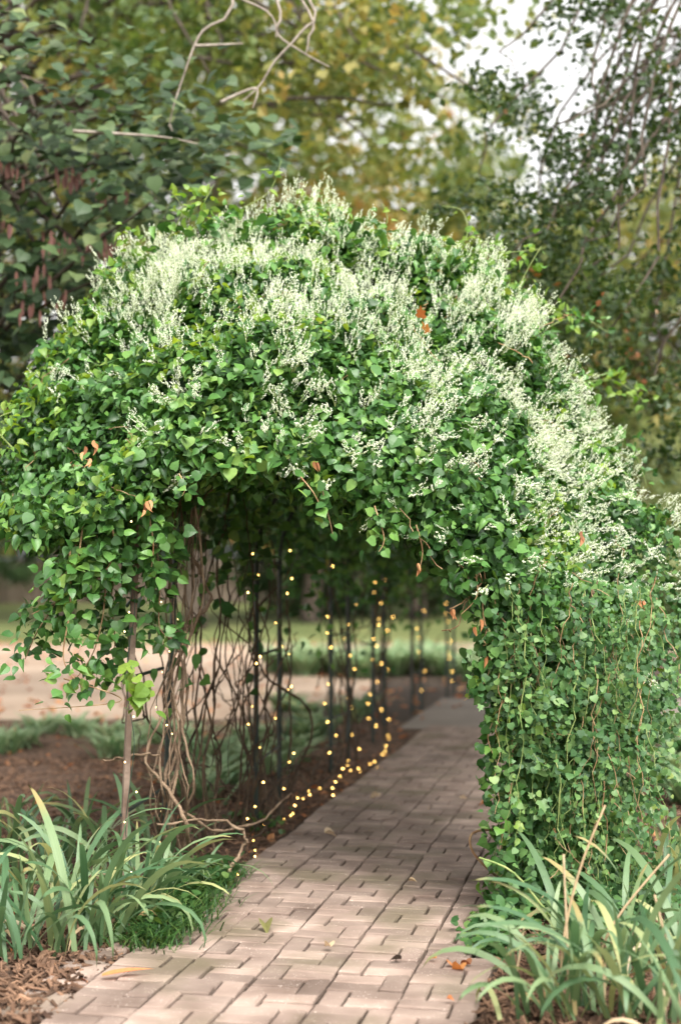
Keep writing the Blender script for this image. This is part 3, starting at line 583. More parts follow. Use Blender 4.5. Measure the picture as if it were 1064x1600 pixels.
for (x0, y0, x1, y1), lb, ns_ in zip(segs, labs, (22, 12, 10, 8, 6)):
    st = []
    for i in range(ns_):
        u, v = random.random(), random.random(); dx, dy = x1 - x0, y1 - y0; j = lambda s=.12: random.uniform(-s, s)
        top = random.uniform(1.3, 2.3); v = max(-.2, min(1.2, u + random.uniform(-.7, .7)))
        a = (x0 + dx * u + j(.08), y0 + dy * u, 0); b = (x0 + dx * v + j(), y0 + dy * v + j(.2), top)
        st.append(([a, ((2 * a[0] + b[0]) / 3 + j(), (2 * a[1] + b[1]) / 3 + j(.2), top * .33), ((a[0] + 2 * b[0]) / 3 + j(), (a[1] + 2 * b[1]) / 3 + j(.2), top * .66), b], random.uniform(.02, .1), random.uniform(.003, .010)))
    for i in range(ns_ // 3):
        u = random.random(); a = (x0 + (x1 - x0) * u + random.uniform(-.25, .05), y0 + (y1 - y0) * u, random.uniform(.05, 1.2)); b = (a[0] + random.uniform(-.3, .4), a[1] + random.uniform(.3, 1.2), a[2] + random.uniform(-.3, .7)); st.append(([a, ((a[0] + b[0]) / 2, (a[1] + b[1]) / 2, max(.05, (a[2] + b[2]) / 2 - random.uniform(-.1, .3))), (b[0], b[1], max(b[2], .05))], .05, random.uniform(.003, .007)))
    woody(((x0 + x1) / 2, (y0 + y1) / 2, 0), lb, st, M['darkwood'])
# low creeping stems along the left edge of the paving
st = []
for i in range(16):
    d0 = random.uniform(7.3, 10.5); d1 = d0 + random.uniform(.6, 1.8)
    st.append(([(Ledge(d0) - random.uniform(.05, .4), d0, .02), (Ledge((d0 + d1) / 2) - random.uniform(.1, .4), (d0 + d1) / 2, random.uniform(.1, .35)), (Ledge(d1) - random.uniform(.1, .4), d1, random.uniform(.02, .3))], .03, random.uniform(.005, .012)))
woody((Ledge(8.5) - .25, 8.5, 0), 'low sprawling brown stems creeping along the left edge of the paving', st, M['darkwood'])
# right side stems inside the curtain
st = [([(1.0 + random.uniform(-.15, .2), 6.9 + random.uniform(-.2, .3), 0), (1.0 + random.uniform(-.2, .2), 6.95, .7), (1.05 + random.uniform(-.2, .2), 7, 1.5)], .05, random.uniform(.005, .01)) for i in range(12)]
woody((1.05, 6.95, 0), 'woody stems hidden behind the leafy right curtain', st, M['vinewood'])

# ------------------------------------------------------------------ string lights
bme = {}
def ball(r, mat):
    V = []; T = []
    for i, ph in enumerate((-.6, .6)):
        for k in range(6): V.append((r * math.cos(ph) * math.cos(k * math.pi / 3 + i * .5), r * math.cos(ph) * math.sin(k * math.pi / 3 + i * .5), r * math.sin(ph)))
    V += [(0, 0, -r), (0, 0, r)]
    for k in range(6):
        k2 = (k + 1) % 6; T += [(k, k2, 6 + k2), (k, 6 + k2, 6 + k), (12, k2, k), (13, 6 + k, 6 + k2)]
    return mesh_np('bulb', np.array(V), np.array(T), mat, True)
BW = ball(.0041, M['bulb']); BP = ball(.0042, M['bulbw'])
def string(pts, nb, label, me, seed, jitter=.012):
    r = np.random.default_rng(seed); c = spline(pts, 60); b = c[0].copy()
    t = empty('string_light', b, label, 'string lights', 'fairy light strings in the tunnel')
    V, T = tube(c, .0022, 4); obj('wire', mesh_np('wire', V - b, T, M['wire']), t)
    for u in (np.arange(nb) + r.uniform(-.3, .3, nb)).clip(0) / nb * 59:
        obj('bulb', me, t, c[int(u)] - b + r.normal(size=3) * jitter)
def post_string(q, z0, z1, nb, label, me, seed, wob=.03):
    pts = [(q[0] + wob * math.cos(i * 1.9 + seed), q[1] - .02 + wob * math.sin(i * 1.9 + seed), z0 + (z1 - z0) * i / 9) for i in range(10)]
    string(pts, nb, label, me, seed, .02)
post_string((-.98, 6.92), .15, 2.0, 13, 'pale fairy lights running up the rusty front post', BP, 1, .02)
post_string((-.88, 7.5), .1, 1.9, 15, 'fairy lights wound through the pale twisted vine stems', BP, 2, .05)
post_string((-.50, 8.74), .1, 1.75, 15, 'yellow fairy lights on the near post of the second arch', BW, 3, .04)
post_string((-.36, 9.54), .1, 1.75, 15, 'yellow fairy lights on the rear post of the second arch', BW, 4, .05)
post_string((-.07, 11.15), .15, 1.7, 11, 'yellow fairy lights up the near post of the third arch', BW, 5, .04)
post_string((.09, 11.75), .15, 1.7, 11, 'yellow fairy lights up the rear post of the third arch', BW, 6, .05)
post_string((.30, 13.05), .15, 1.6, 13, 'yellow fairy lights up the near post of the fourth arch', BW, 7, .04)
post_string((.42, 13.6), .15, 1.6, 13, 'yellow fairy lights up the rear post of the fourth arch', BW, 8, .05)
post_string((.86, 16.0), .2, 1.7, 13, 'faint yellow fairy lights on the fifth arch', BW, 9, .04)
post_string((1.28, 17.4), .2, 1.6, 10, 'faint yellow fairy lights on the farthest arch', BW, 11, .04)
string([G(355, 1395, .03), G(385, 1355, .03), G(398, 1320, .03), G(404, 1292, .04), G(430, 1290, .02), G(455, 1278, .03), G(466, 1250, .05)], 20, 'fairy lights lying along the left paving edge by the second arch', BW, 10, .015)
string([G(468, 1245, .05), G(497, 1232, .04), G(520, 1232, .05), G(535, 1200, .05), G(560, 1200, .05), G(588, 1195, .05), G(600, 1165, .06), G(606, 1140, .1)], 24, 'fairy lights looping along the ground from third arch to fourth', BW, 12, .02)
post_string((.93, 6.68), .2, 1.2, 6, 'few pale fairy lights peeping from the ivy on the right post', BP, 13, .03)

# ------------------------------------------------------------------ irises
def blade_me(L_, wd, bend, twist, mat, tipw=.0):
    n = 10; V = []; T = []
    x = z = 0.0; an = math.pi / 2 - .05
    for i in range(n + 1):
        u = i / n; ww = wd * (.75 + .5 * math.sin(min(u * 1.4, 1) * math.pi * .6)) * (1 - u ** 5) * (1 if u < .98 else .1)
        tw = twist * u; s_, c_ = math.sin(tw), math.cos(tw)
        nx, nz = math.sin(an), -math.cos(an)
        V += [(x - ww / 2 * s_ * nx, -ww / 2 * c_, z + ww / 2 * s_), (x + .1 * ww * nx, 0, z + .1 * ww), (x + ww / 2 * s_ * nx, ww / 2 * c_, z + ww / 2 * s_ * -1 + 0)]
        an -= bend / n * (.25 + 2.0 * u); x += L_ / n * math.cos(an); z += L_ / n * math.sin(an)
    for i in range(n):
        for k in (0, 1):
            a = i * 3 + k; T += [(a, a + 1, a + 4), (a, a + 4, a + 3)]
    return mesh_np('blade', np.array(V), np.array(T), mat, True)
BLD = [blade_me(.44 + .045 * i, .019 + .0022 * (i % 4), [.2, .7, 1.3, 2.0, 2.5, 1.7, 1.3, 1.0][i], [.4, -.5, .8, .3, -.7, 1.1, -.3, .6][i], M['iris']) for i in range(8)]
BDR = [blade_me(.45, .014, 2.4, 1.5, M['straw']), blade_me(.4, .02, 2.6, 1.8, M['dryblade'])]
def iris(base, nb, size, label, group, dry=1, lean=None, up=.5):
    t = empty('iris_plant', base, label, 'iris', group)
    for k in range(int(nb * 1.5)):
        an = random.uniform(0, 6.28) if lean is None else random.gauss(lean, 1.1)
        o = obj('blade', random.choice(BLD), t, (random.gauss(0, .06), random.gauss(0, .06), -.01), (random.uniform(-.12, .12), random.uniform(0, .55), an), size * random.uniform(.75, 1.15))
    for k in range(dry): obj('dry_blade', random.choice(BDR), t, (random.gauss(0, .04), random.gauss(0, .04), 0), (0, random.uniform(.2, .6), random.uniform(0, 6.28)), size * random.uniform(.7, 1))
    return t
GL = 'irises left of the brick path'
for (x, y), nb, sz, lb, ln in [((20, 1500), 16, .95, 'large iris clump at the lower left edge of the bed', None), ((90, 1490), 18, 1.0, 'dense iris clump with blades arching over the dry leaves', None), ((150, 1480), 16, 1.05, 'iris clump whose long pale blade droops onto the paving corner', -.5), ((205, 1455), 16, 1.0, 'iris clump directly in front of the rusty post', -.2),
                           ((250, 1420), 13, .9, 'iris clump leaning right beside the foot of the rusty post', 0), ((120, 1430), 16, 1.0, 'iris clump in the middle of the left bed behind the drooping ones', None), ((40, 1430), 15, 1.0, 'iris clump with broad upright blades by the left edge', None), ((180, 1390), 13, .95, 'iris clump just behind and left of the rusty post', None),
                           ((75, 1370), 13, 1.0, 'iris clump of tall stiff blades at the back of the left bed', None), ((10, 1370), 12, 1.0, 'half hidden iris clump at the back left edge', None), ((130, 1340), 10, .9, 'small upright iris fan standing against open mulch', None), ((240, 1350), 10, .8, 'iris fan at the foot of the pale twisted vine', None),
                           ((35, 1310), 8, .9, 'sparse iris fan farthest back against the mulch', None), ((295, 1400), 9, .7, 'short iris fan beside the leafy paving edge', None)]:
    iris(G(x, y), nb, sz, lb, GL, 1, ln)
GR = 'irises right of the brick path'
for (x, y), nb, sz, lb, ln in [((930, 1590), 16, .95, 'large iris clump in the lower right corner with broad blades', None), ((1010, 1600), 15, 1.05, 'iris clump with a tall upright blade at the right edge', None), ((860, 1600), 12, .85, 'iris clump spilling left over the paving', 3.1), ((900, 1540), 14, .9, 'pale iris clump with dry stalks beside the ivy', 2.6),
                           ((980, 1530), 14, .95, 'iris clump between the ivy and the lower right irises', None), ((1050, 1520), 13, .95, 'iris clump at the right edge below the ivy curtain', None), ((1060, 1420), 12, .9, 'iris clump right of the ivy curtain foot', None), ((1050, 1350), 10, .9, 'far iris clump at the right edge behind the curtain', None), ((1060, 1650), 12, 1.0, 'iris clump cut off by the lower right corner', None)]:
    iris(G(x, y), nb, sz, lb, GR, 2, ln)
# dry flower stalks
for i, (pts, lb) in enumerate([([(877, 1560), (880, 1470), (905, 1360), (945, 1258)], 'tall straight dry stalk rising in front of the ivy'), ([(920, 1540), (960, 1440), (1045, 1335)], 'dry stalk slanting right toward the frame edge'), ([(1062, 1570), (1040, 1470), (1022, 1398)], 'short dry stalk near the right edge'),
                               ([(888, 1560), (886, 1480), (880, 1335)], 'thin dry stalk leaning on the curtain foot'), ([(805, 1530), (812, 1490), (820, 1440)], 'bent pale stalk standing by the paving edge'), ([(900, 1480), (850, 1420), (800, 1362), (748, 1340)], 'arching green stalk with pinkish tip reaching over the paving')]):
    b = G(pts[0][0], pts[0][1] + 20); d = b[1]; c = [b] + [P(x, y, d + .03 * k) for k, (x, y) in enumerate(pts)]
    V, T = tube(spline(c, 16), np.linspace(.007, .004, 16), 5); o = obj('dry_stalk' if i < 5 else 'flower_stalk', mesh_np('stalk', V - b, T, M['straw'] if i < 5 else M['greenstem'], True), None, b)
    props(o, lb, 'stalk', 'stalks among the right irises')
# ground cover beside the left paving edge
def tufts(name, centers, n, L_, mat, label):
    p = []; 
    for c in centers: p.append(np.array(c) + rng.normal(size=(n, 3)) * (.07, .07, 0))
    p = np.concatenate(p); m = len(p); an = rng.uniform(0, 6.28, m); up = np.stack([np.cos(an) * .8, np.sin(an) * .8, rng.uniform(.5, 1.6, m)], 1)
    G_ = [(np.array([(-.022, 0, 0), (.022, 0, 0), (-.022, .5, 0), (.022, .5, 0), (0, .98, -.28)]), np.array([(0, 1, 3), (0, 3, 2), (2, 3, 4)]))]
    V, T = scatter(G_, p, frames(np.stack([-np.cos(an), -np.sin(an), np.full(m, .9)], 1), up), rng.uniform(.6, 1.2, m) * L_)
    o = obj(name, mesh_np(name, V, T, mat)); props(o, label, 'ground cover', kind='stuff')
tufts('mondo_grass', [G(x, y) for x, y in [(250, 1470), (275, 1455), (235, 1485), (290, 1440), (300, 1425), (315, 1410), (260, 1440), (280, 1420), (310, 1395), (330, 1390), (345, 1375), (220, 1480), (240, 1450)]], 170, .16, M['mondo'], 'dark green grassy ground cover spilling over the left paving edge')
n = 900; c_ = rng.integers(0, 8, n); cc = [(265, 1465), (290, 1445), (310, 1420), (320, 1400), (300, 1390), (340, 1378), (280, 1400), (395, 1300)]
p = np.array([G(*cc[k]) for k in c_]) + rng.normal(size=(n, 3)) * (.09, .12, 0); p[:, 2] = rng.uniform(.01, .12, n); p = p[p[:, 0] < Ledge(p[:, 1]) + .06]
V, T = scatter(ROUND, p, frames(rng.normal(size=p.shape) * .4 + (0, 0, 1), rng.normal(size=p.shape)), rng.uniform(.025, .045, len(p))); props(obj('creeping_leaves', mesh_np('creeping_leaves', V, T, M['mondo'])), 'small round green creeping leaves beside the left paving edge', 'ground cover', kind='stuff')
n = 350; p = np.array([G(random.gauss(765, 18), random.uniform(1450, 1510)) for _ in range(n)]); p[:, 2] = rng.uniform(.03, .1, n)
V, T = scatter(IVY, p, frames(rng.normal(size=p.shape) * .4 + (0, -.2, 1), rng.normal(size=p.shape)), rng.uniform(.025, .045, len(p))); props(obj('creeping_leaves', mesh_np('creeping_leaves', V, T, M['mondo'])), 'creeping green leaves on the right paving edge before the irises', 'ground cover', kind='stuff')

# fallen leaves on the paving
for x, y, sz, mt, lb in [(415, 1447, .09, 'farleaf', 'curled olive green leaf lying alone on the near paving'), (517, 1484, .06, 'straw', 'thin crumpled tan leaf near the middle of the paving'), (626, 1504, .05, 'soil', 'small dark curled leaf in front of the tunnel mouth'), (722, 1520, .075, 'orange', 'orange brown curled leaf by the right irises'),
                         (706, 1514, .06, 'dead', 'brown dry leaf beside the orange one at the right edge'), (735, 1512, .06, 'dead', 'rusty leaf tucked under the right iris blades'), (507, 1305, .08, 'straw', 'flat pale tan leaf on the paving inside the tunnel'), (592, 1247, .08, 'straw', 'pale yellow leaf farther back in the tunnel'),
                         (766, 1256, .08, 'orange', 'orange leaf near the curtain inside the tunnel'), (720, 1250, .05, 'straw', 'tiny tan leaf in mid tunnel'), (700, 1565, .03, 'orange', 'narrow orange leaf bit wedged in a paving joint'), (682, 1502, .04, 'orange', 'slim orange leaf bit standing in a joint'),
                         (640, 1380, .04, 'straw', 'small tan crumb of leaf at the shaded mouth'), (160, 1530, .2, 'orange', 'long yellow orange iris blade fallen on the mulch'), (790, 1403, .07, 'dead', 'brown leaf on the paving at the curtain foot'), (785, 1312, .05, 'dead', 'brown leaf in the tunnel beside the bent stem')]:
    b = G(x, y, .034); V, T = leaf_t(.36, .4, .3) if sz != .2 else leaf_t(.09, .05, .05)
    o = obj('fallen_leaf', mesh_np('fallen_leaf', V * sz * (.95 if sz < .1 else 1) + np.array([0, 0, .012]), T, M[mt]), None, b, (random.uniform(-.1, .2), random.uniform(-.3, .3), random.uniform(0, 6.28) if sz != .2 else -1.3)); props(o, lb, 'leaf', 'fallen leaves')
for x, y, d in ((657, 496, 7.3), (668, 520, 7.15)):
    V, T = ivy_t(); o = obj('fallen_leaf', mesh_np('fallen_leaf', V * .065, T, M['orange']), None, P(x, y, d - .1), (1.2, random.uniform(-.5, .5), random.uniform(2, 4)))
    props(o, 'upper orange star shaped leaf caught in the blossom' if y < 500 else 'lower orange star shaped leaf caught on top of the vine', 'leaf', 'orange leaves caught on the vine')

# ------------------------------------------------------------------ plants in the beds behind
def far_iris(x, y, n, L_, mat, label, group):
    b = np.array([x, y, 0.]); m = n; an = rng.uniform(0, 6.28, m); up = np.stack([np.cos(an) * .7, np.sin(an) * .7, rng.uniform(.6, 1.8, m)], 1)
    G_ = [(np.array([(-.045, 0, 0), (.045, 0, 0), (-.05, .5, 0), (.05, .5, 0), (0, .95, -.3)]), np.array([(0, 1, 3), (0, 3, 2), (2, 3, 4)]))]
    p = rng.normal(size=(m, 3)) * (.07, .07, 0)
    V, T = scatter(G_, p, frames(np.stack([-np.cos(an), -np.sin(an), np.full(m, .9)], 1), up), rng.uniform(.6, 1.2, m) * L_)
    o = obj('bed_plant', mesh_np('bed_plant', V, T, mat), None, b); props(o, label, 'plant', group)
k = 0
where = {0: 'pale strappy plant in the mulch behind the twisted vine', 1: 'strappy plant bordering the tan road', 2: 'leafy green plant between the tunnel posts', 3: 'blurred tall plant in the bed beyond the walk', 4: 'leafy plant right of the ivy curtain'}
grp = {0: 'plants in the mulch behind the twisted vine', 1: 'plants bordering the tan road', 2: 'plants between the tunnel posts', 3: 'plants beyond the cross walk', 4: 'plants right of the curtain'}
for zone, pts in {0: [(180, 1175), (330, 1180), (350, 1220), (375, 1190), (310, 1240), (420, 1200), (460, 1180), (300, 1160), (390, 1160)], 1: [(0, 1165), (30, 1160), (60, 1140), (120, 1140), (175, 1150), (230, 1150), (270, 1145)],
                  2: [(470, 1150), (500, 1140), (540, 1120), (480, 1115), (560, 1105), (450, 1100)], 3: [(440, 1040), (470, 1045), (510, 1040), (540, 1045), (575, 1040), (610, 1045), (650, 1042), (690, 1045), (720, 1040), (600, 1030), (500, 1030), (560, 1050), (680, 1030), (740, 1055)],
                  4: [(1040, 1150), (1060, 1180), (1050, 1220), (1080, 1250)]}.items():
    for x, y in pts:
        g = G(x + random.uniform(-5, 5), y + 10); L_ = {0: .4, 1: .35, 2: .4, 3: .7, 4: .5}[zone]
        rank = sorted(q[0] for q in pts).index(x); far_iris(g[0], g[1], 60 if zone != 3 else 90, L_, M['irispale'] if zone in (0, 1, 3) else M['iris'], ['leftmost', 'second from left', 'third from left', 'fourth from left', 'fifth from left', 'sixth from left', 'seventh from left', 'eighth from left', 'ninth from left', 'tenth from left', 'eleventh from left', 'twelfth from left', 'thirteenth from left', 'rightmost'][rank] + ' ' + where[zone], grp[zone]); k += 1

# ------------------------------------------------------------------ trees
def crown(clumps, per, size, temps, rad):
    c = np.repeat(clumps, per, axis=0); r_ = np.repeat(rad, per) if np.ndim(rad) else rad
    o = rng.normal(size=c.shape); o *= (np.abs(rng.normal(size=(len(c), 1))) ** .6) / np.linalg.norm(o, axis=1, keepdims=True)
    p = c + o * (r_[:, None] if np.ndim(r_) else r_) * np.array([1, 1, .7])
    return scatter(temps, p, frames(rng.normal(size=p.shape) + (0, 0, .6), rng.normal(size=p.shape) - (0, 0, .3)), rng.uniform(.7, 1.3, len(p)) * size)
def tree(name, label, x, y, trunk_h, cc, cr, ncl, per, lsize, mat, tr=.2, group=None, nb=10, crad=.6, cat='tree', shell=.55):
    b = np.array([x, y, 0.]); t = empty(name, b, label, cat, group)
    cc = np.array(cc, float) - b; u = rng.normal(size=(ncl, 3)); u /= np.linalg.norm(u, axis=1, keepdims=True); r = rng.uniform(shell ** 3, 1, ncl) ** (1 / 3)
    cl = cc + u * r[:, None] * np.array(cr)
    top = np.array([cc[0] * .6, cc[1] * .6, max(trunk_h, cc[2])])
    tk = wander([(0, 0, -.1), (cc[0] * .1, cc[1] * .1, trunk_h * .5), (cc[0] * .35, cc[1] * .35, trunk_h), top], tr * .3, 16, 1)
    V, T = tube(tk, np.linspace(tr, tr * .35, 16), 8); obj('trunk', mesh_np('trunk', V, T, M['bark'], True), t)
    br = []
    for q in cl[rng.choice(ncl, min(nb, ncl), replace=False)]:
        s0 = tk[random.randint(8, 15)]; br.append(tube(wander([s0, (s0 + q) / 2 + (0, 0, .2), q], tr * .4, 10, 1.5), np.linspace(tr * .35, tr * .06, 10), 5))
    V, T = join(br); obj('limbs', mesh_np('limbs', V, T, M['bark'], True), t)['kind'] = 'stuff'
    V, T = crown(cl, per, lsize, SIMPLE, crad); obj('crown', mesh_np('crown', V, T, mat), t)
    return t, cl
BG = 'trees behind the garden'
far = [  # x, d, crown centre z, radii, mat, label
    (-13, 44, 10.5, (5, 4, 9), 'farC', 'yellow green tree far behind at the upper left'),
    (-7.5, 40, 11, (4.5, 4, 9), 'farA', 'tall olive tree behind the big leaved tree'),
    (-3.5, 36, 10.5, (3.5, 3, 7.5), 'farA', 'olive and gold tree rising above the left of the mound'),
    (-.8, 40, 7, (3.2, 3, 5), 'farC', 'orange tinged tree behind the top of the mound'),
    (2.2, 42, 8.4, (3.8, 3.5, 7.2), 'farA', 'grey green tree right above the middle of the mound'),
    (5.4, 48, 7.8, (4.5, 4, 7.2), 'farA', 'olive tree filling the view right of centre'),
    (9.0, 44, 7.2, (4, 3.5, 6.5), 'farA', 'lower green tree behind the drooping right branches'),
    (13, 48, 8.5, (4.5, 4, 7.5), 'farB', 'pale green tree at the far right edge'),
    (-18, 55, 6, (6, 5, 6), 'farD', 'dark tree low at the far left edge'),
    (-10, 62, 5, (6, 4, 5), 'farD', 'dark tree behind the wooden fence on the left'),
    (-3, 64, 4.5, (6, 4, 4.5), 'farD', 'dark tree behind the fence seen through the tunnel'),
    (5, 66, 4.5, (6, 4, 4.5), 'farD', 'dark tree seen at the far end of the tunnel'),
    (13, 62, 5, (6, 4, 5), 'farD', 'dark tree behind the ivy curtain on the right'),
    (20, 55, 6, (5, 5, 6), 'farB', 'green tree outside the right edge'),
]
for x, d, cz, cr, mt, lb in far:
    tree('garden_tree', lb, x, d, cz * .6, (x, d, cz), cr, 200, 44, .32, M[mt], .3, BG, 12, 1.15)
# low shrubs that close the view under the crowns
for x, d, cr, mt, lb in [(-16, 56, (5, 2, 1.8), 'farD', 'dark shrub mass at the left end of the fence'), (-6, 61, (5, 2, 2.2), 'farD', 'dark shrub behind the lawn left of the posts'), (1, 58, (4, 2, 2.0), 'farD', 'dark shrub behind the lawn through the tunnel'), (-.5, 45, (3, 1.5, 1.9), 'farD', 'dark shrub on the lawn edge between the posts'), (4.5, 46, (3, 1.5, 2), 'farD', 'dark shrub on the lawn edge at the tunnel end'), (6, 57, (4, 2, 2.2), 'farB', 'green shrub beyond the tunnel end'), (12, 52, (4, 2, 3), 'farB', 'green shrub right of the curtain in the distance'), (4.6, 24, (1.2, 1, 1.3), 'farB', 'blurred leafy shrub at the right edge behind the curtain'), (7, 30, (2.5, 1.5, 2.6), 'farB', 'pale leafy shrub further back at the right edge')]:
    b = np.array([x, d, 0.]); u = rng.normal(size=(70, 3)); u /= np.linalg.norm(u, axis=1, keepdims=True); cl = u * np.array(cr) * .8 + (0, 0, cr[2] * .8); cl[:, 2] = np.abs(cl[:, 2])
    t = empty('shrub', b, lb, 'shrub', 'shrubs behind the lawn'); V, T = crown(cl, 70, .2 if d > 40 else .12, SIMPLE, .5 if d > 40 else .35); obj('foliage', mesh_np('foliage', V, T, M[mt]), t)['kind'] = 'stuff'
    V, T = tube([(0, 0, -.05), (.05, 0, cr[2])], .06, 6); obj('stem', mesh_np('stem', V, T, M['bark']), t)
# wooden fence behind the lawn
fence = empty('wooden_fence', (-14, 59.5, 0), 'weathered brown board fence beyond the lawn at the left', 'fence')
pl = mesh_np('plank', np.array([(x, y, z) for z in (0, 1.75) for x, y in ((-.07, -.012), (.07, -.012), (.07, .012), (-.07, .012))]), np.array([(0, 1, 5, 4), (1, 2, 6, 5), (2, 3, 7, 6), (3, 0, 4, 7), (4, 5, 6, 7)]), M['fence'])
for i in range(150): obj('plank', pl, fence, (-5 + i * .155, random.uniform(-.006, .006), 0), None, (1, 1, random.uniform(.98, 1.02)))
for z in (.4, 1.4):
    V, T = tube([(-5, .05, z), (18.2, .05, z)], .04, 4); obj('rail', mesh_np('rail', V, T, M['fence']), fence)

# big leaved tree at the left with hanging pods
b = np.array([-3.6, 11.2, 0.]); rb = empty('redbud_tree', b, 'big leaved tree with heart shaped leaves and hanging brown pods on the left', 'tree')
cent, szs = [], []
for i in range(88):
    x = random.uniform(-120, 200); y = random.uniform(215, 680); 
    if x > 150 and y > 560: continue
    if x > 90 + 0 and y < 200: continue
    cent.append(P(x, y, random.uniform(9.8, 12.2)))
for pts in ([(150, 225), (190, 160), (240, 130), (160, 120)], [(250, 140), (200, 200), (230, 235), (300, 190)], [(330, 220), (370, 230), (400, 235), (290, 240)], [(10, 40), (30, 90), (5, 110), (50, 60)], [(180, 290), (250, 310), (240, 270), (200, 340)], [(60, 170), (100, 190), (130, 240), (90, 260)]):
    cent += [P(x, y, random.uniform(9.2, 10.2)) for x, y in pts]
cent = np.array(cent); trunk = wander([b, b + (.2, 0, 2), b + (.6, -.2, 3.5), b + (.9, -.3, 5.5)], .05, 18, 1)
V, T = tube(trunk, np.linspace(.14, .05, 18), 8); obj('trunk', mesh_np('trunk', V - b, T, M['bark'], True), rb)
for q in cent[::3]:
    s0 = trunk[random.randint(6, 17)]; V, T = tube(wander([s0, (s0 + q) / 2 + (0, 0, .15), q], .04, 10, 1.5), np.linspace(.03, .006, 10), 5); obj('branch', mesh_np('branch', V - b, T, M['bark'], True), rb)
per = 30; c = np.repeat(cent, per, 0); pp = c + rng.normal(size=c.shape) * (.27, .3, .11); nl = len(pp); RR = frames(rng.normal(size=pp.shape) * .35 + (0, -.45, .9), rng.normal(size=pp.shape) * .6 + (0, -.3, -.5)); ss = rng.uniform(.07, .125, nl)
vx, vy = px_of(pp); score = np.where((vx > -20) & (vx < 1070) & (vy > -10), ss / pp[:, 1], 0); od = np.argsort(-score); RBM = [mesh_np('leaf', V, T, M['redbud']) for V, T in ROUND]
for q in od[:300]:
    o = bpy.data.objects.new('leaf', random.choice(RBM)); o.matrix_world = Matrix.Translation(Vector(pp[q] - b)) @ Matrix(RR[q].tolist()).to_4x4() @ Matrix.Scale(float(ss[q]), 4); link(o, rb)
q = od[300:]; V, T = scatter(ROUND, pp[q], RR[q], ss[q]); obj('leaves', mesh_np('leaves', V - b, T, M['redbud']), rb)['kind'] = 'stuff'
pod = mesh_np('seed_pod', *leaf_t(.12, .02, .05, 0), M['pod'])
for x0, y0, n in ((105, 275, 14), (170, 295, 16), (125, 270, 8), (20, 250, 10), (85, 365, 12), (150, 375, 12), (60, 425, 8), (165, 370, 8), (15, 350, 8), (40, 480, 6), (95, 455, 6)):
    for k in range(n): obj('seed_pod', pod, rb, P(x0 + random.gauss(0, 14), y0 + random.gauss(0, 8), 9.8) - b, (-math.pi / 2 + random.uniform(-.2, .2), 0, random.uniform(-.8, .8)), random.uniform(.08, .12))

# right hand tree with drooping dark branches
b = np.array([4.9, 12.5, 0.]); ot = empty('drooping_tree', b, 'dark leaved tree with drooping branches and scattered orange leaves at the upper right', 'tree')
cent = []
for pts, n, sp in [([(1064, 60), (1000, 120), (960, 180)], 34, 40), ([(1064, 200), (980, 260), (900, 320)], 44, 45), ([(930, 0), (880, 60), (960, 40)], 12, 28), ([(900, 330), (850, 400), (860, 460)], 34, 40), ([(780, 150), (850, 230), (900, 250)], 24, 35), ([(740, 320), (800, 380), (880, 420)], 22, 38), ([(1064, 560), (1030, 620), (1050, 700)], 14, 30),
                   ([(1064, 420), (1000, 450), (960, 500)], 16, 35), ([(960, 560), (900, 540), (940, 600)], 10, 30), ([(860, 470), (920, 530), (880, 500)], 14, 35), ([(1100, 100), (1120, 300), (1100, 500)], 30, 60)]:
    for k in range(n):
        q = spline(pts, 12)[random.randint(0, 11)] if False else np.array(pts[random.randint(0, 2)], float) * (1 - (f := random.random())) + np.array(pts[random.randint(0, 2)], float) * f
        cent.append(P(q[0] + random.gauss(0, sp), q[1] + random.gauss(0, sp), random.uniform(9.5, 13)))
cent = np.array(cent); trunk = wander([b, b + (-.1, 0, 3), b + (-.5, -.2, 5.5), b + (-1.2, -.3, 8)], .08, 18, 1); V, T = tube(trunk, np.linspace(.2, .08, 18), 8); obj('trunk', mesh_np('trunk', V - b, T, M['bark'], True), ot)
for q in cent[::7]:
    s0 = trunk[random.randint(10, 17)]; V, T = tube(wander([s0, (s0 + q) / 2 + (0, 0, .9), q * .9 + s0 * .1 + (0, 0, .3), q], .1, 14, 2), np.linspace(.024, .003, 14), 5); obj('branch', mesh_np('branch', V - b, T, M['bark'], True), ot)
V, T = crown(cent, 40, .06, SIMPLE, .2); obj('crown', mesh_np('crown', V - b, T, M['oak']), ot)['kind'] = 'stuff'

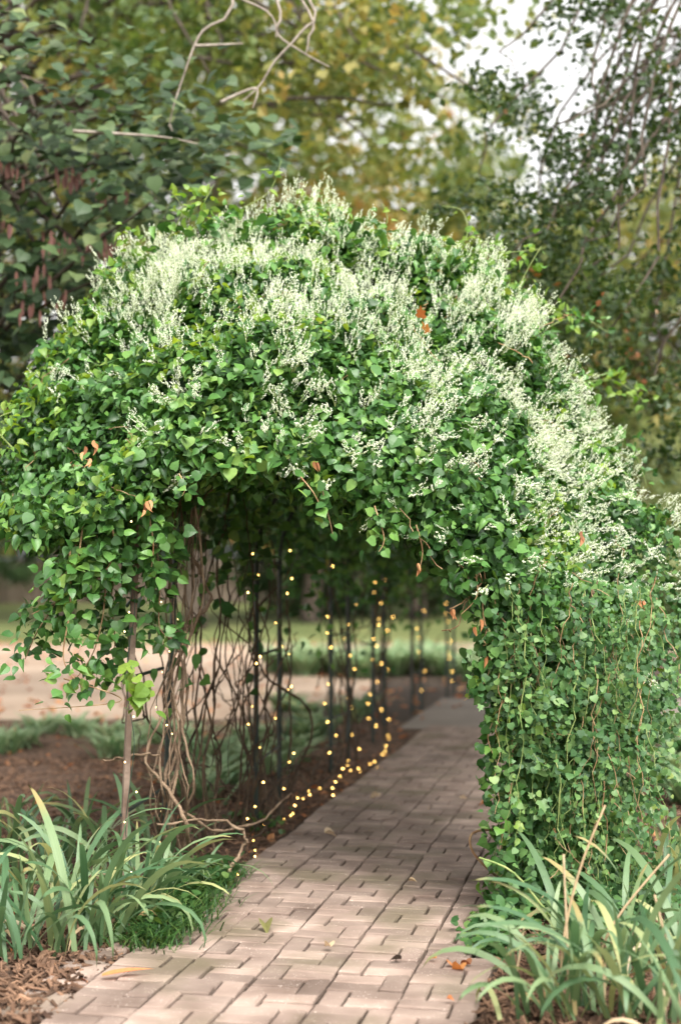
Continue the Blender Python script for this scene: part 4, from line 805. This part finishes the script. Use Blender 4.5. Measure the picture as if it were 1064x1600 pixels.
# overhead tree: canopy across the top, pale bare twigs hanging
b = np.array([-4.6, 15.5, 0.]); ov = empty('overhead_tree', b, 'tall green tree whose crown and pale bare twigs hang across the top left', 'tree')
cent = []
for (x0, y0, rx, ry, n) in [(330, 40, 170, 60, 90), (560, 60, 90, 60, 60), (130, 60, 110, 60, 30), (450, 150, 110, 40, 34), (640, 60, 60, 60, 26), (720, 230, 50, 30, 6), (740, 20, 70, 25, 12), (800, 170, 60, 25, 8), (600, 250, 90, 60, 22), (200, 100, 90, 60, 24), (250, 180, 90, 50, 30), (600, 110, 40, 40, 12), (350, -80, 300, 60, 80)]:
    for k in range(n): cent.append(P(x0 + random.gauss(0, rx * .6), y0 + random.gauss(0, ry * .6), random.uniform(13, 18)))
cent = np.array(cent); trunk = wander([b, b + (.1, 0, 3), b + (.4, -.2, 6), b + (1.6, -.3, 9)], .1, 18, 1); V, T = tube(trunk, np.linspace(.24, .09, 18), 8); obj('trunk', mesh_np('trunk', V - b, T, M['bark'], True), ov)
for q in cent[::6]:
    s0 = trunk[random.randint(9, 17)]; V, T = tube(wander([s0, (s0 + q) / 2 + (0, 0, .5), q], .1, 12, 1.5), np.linspace(.05, .008, 12), 5); obj('branch', mesh_np('branch', V - b, T, M['bark'], True), ov)
V, T = crown(cent, 20, .12, SIMPLE, .3); obj('crown', mesh_np('crown', V - b, T, M['farA']), ov)['kind'] = 'stuff'
root_ = P(330, -200, 9.2)
for pts in ([(365, 0), (320, 45), (305, 70), (290, 110), (272, 165), (265, 195)], [(485, 0), (470, 50), (430, 95), (405, 135), (370, 165)], [(305, 72), (345, 70), (380, 68)], [(433, 0), (432, 50), (470, 80), (515, 105)], [(478, 10), (482, 60), (478, 85)], [(345, 160), (400, 138), (395, 170)], [(265, 195), (270, 205)],
            [(115, 205), (200, 210), (260, 215), (310, 225)], [(330, -40), (420, 20), (432, 60)]):
    c = PX(pts, 9.2)
    if pts[0][1] <= 10: c = [root_] + c
    V, T = tube(spline(c, 18), np.linspace(.012, .004, 18), 5); obj('twig', mesh_np('twig', V - b, T, M['twig'], True), ov)
V, T = tube(spline([trunk[16], (trunk[16] + root_) / 2 + (0, 0, .3), root_], 12), np.linspace(.05, .014, 12), 6); obj('branch', mesh_np('branch', V - b, T, M['bark'], True), ov)
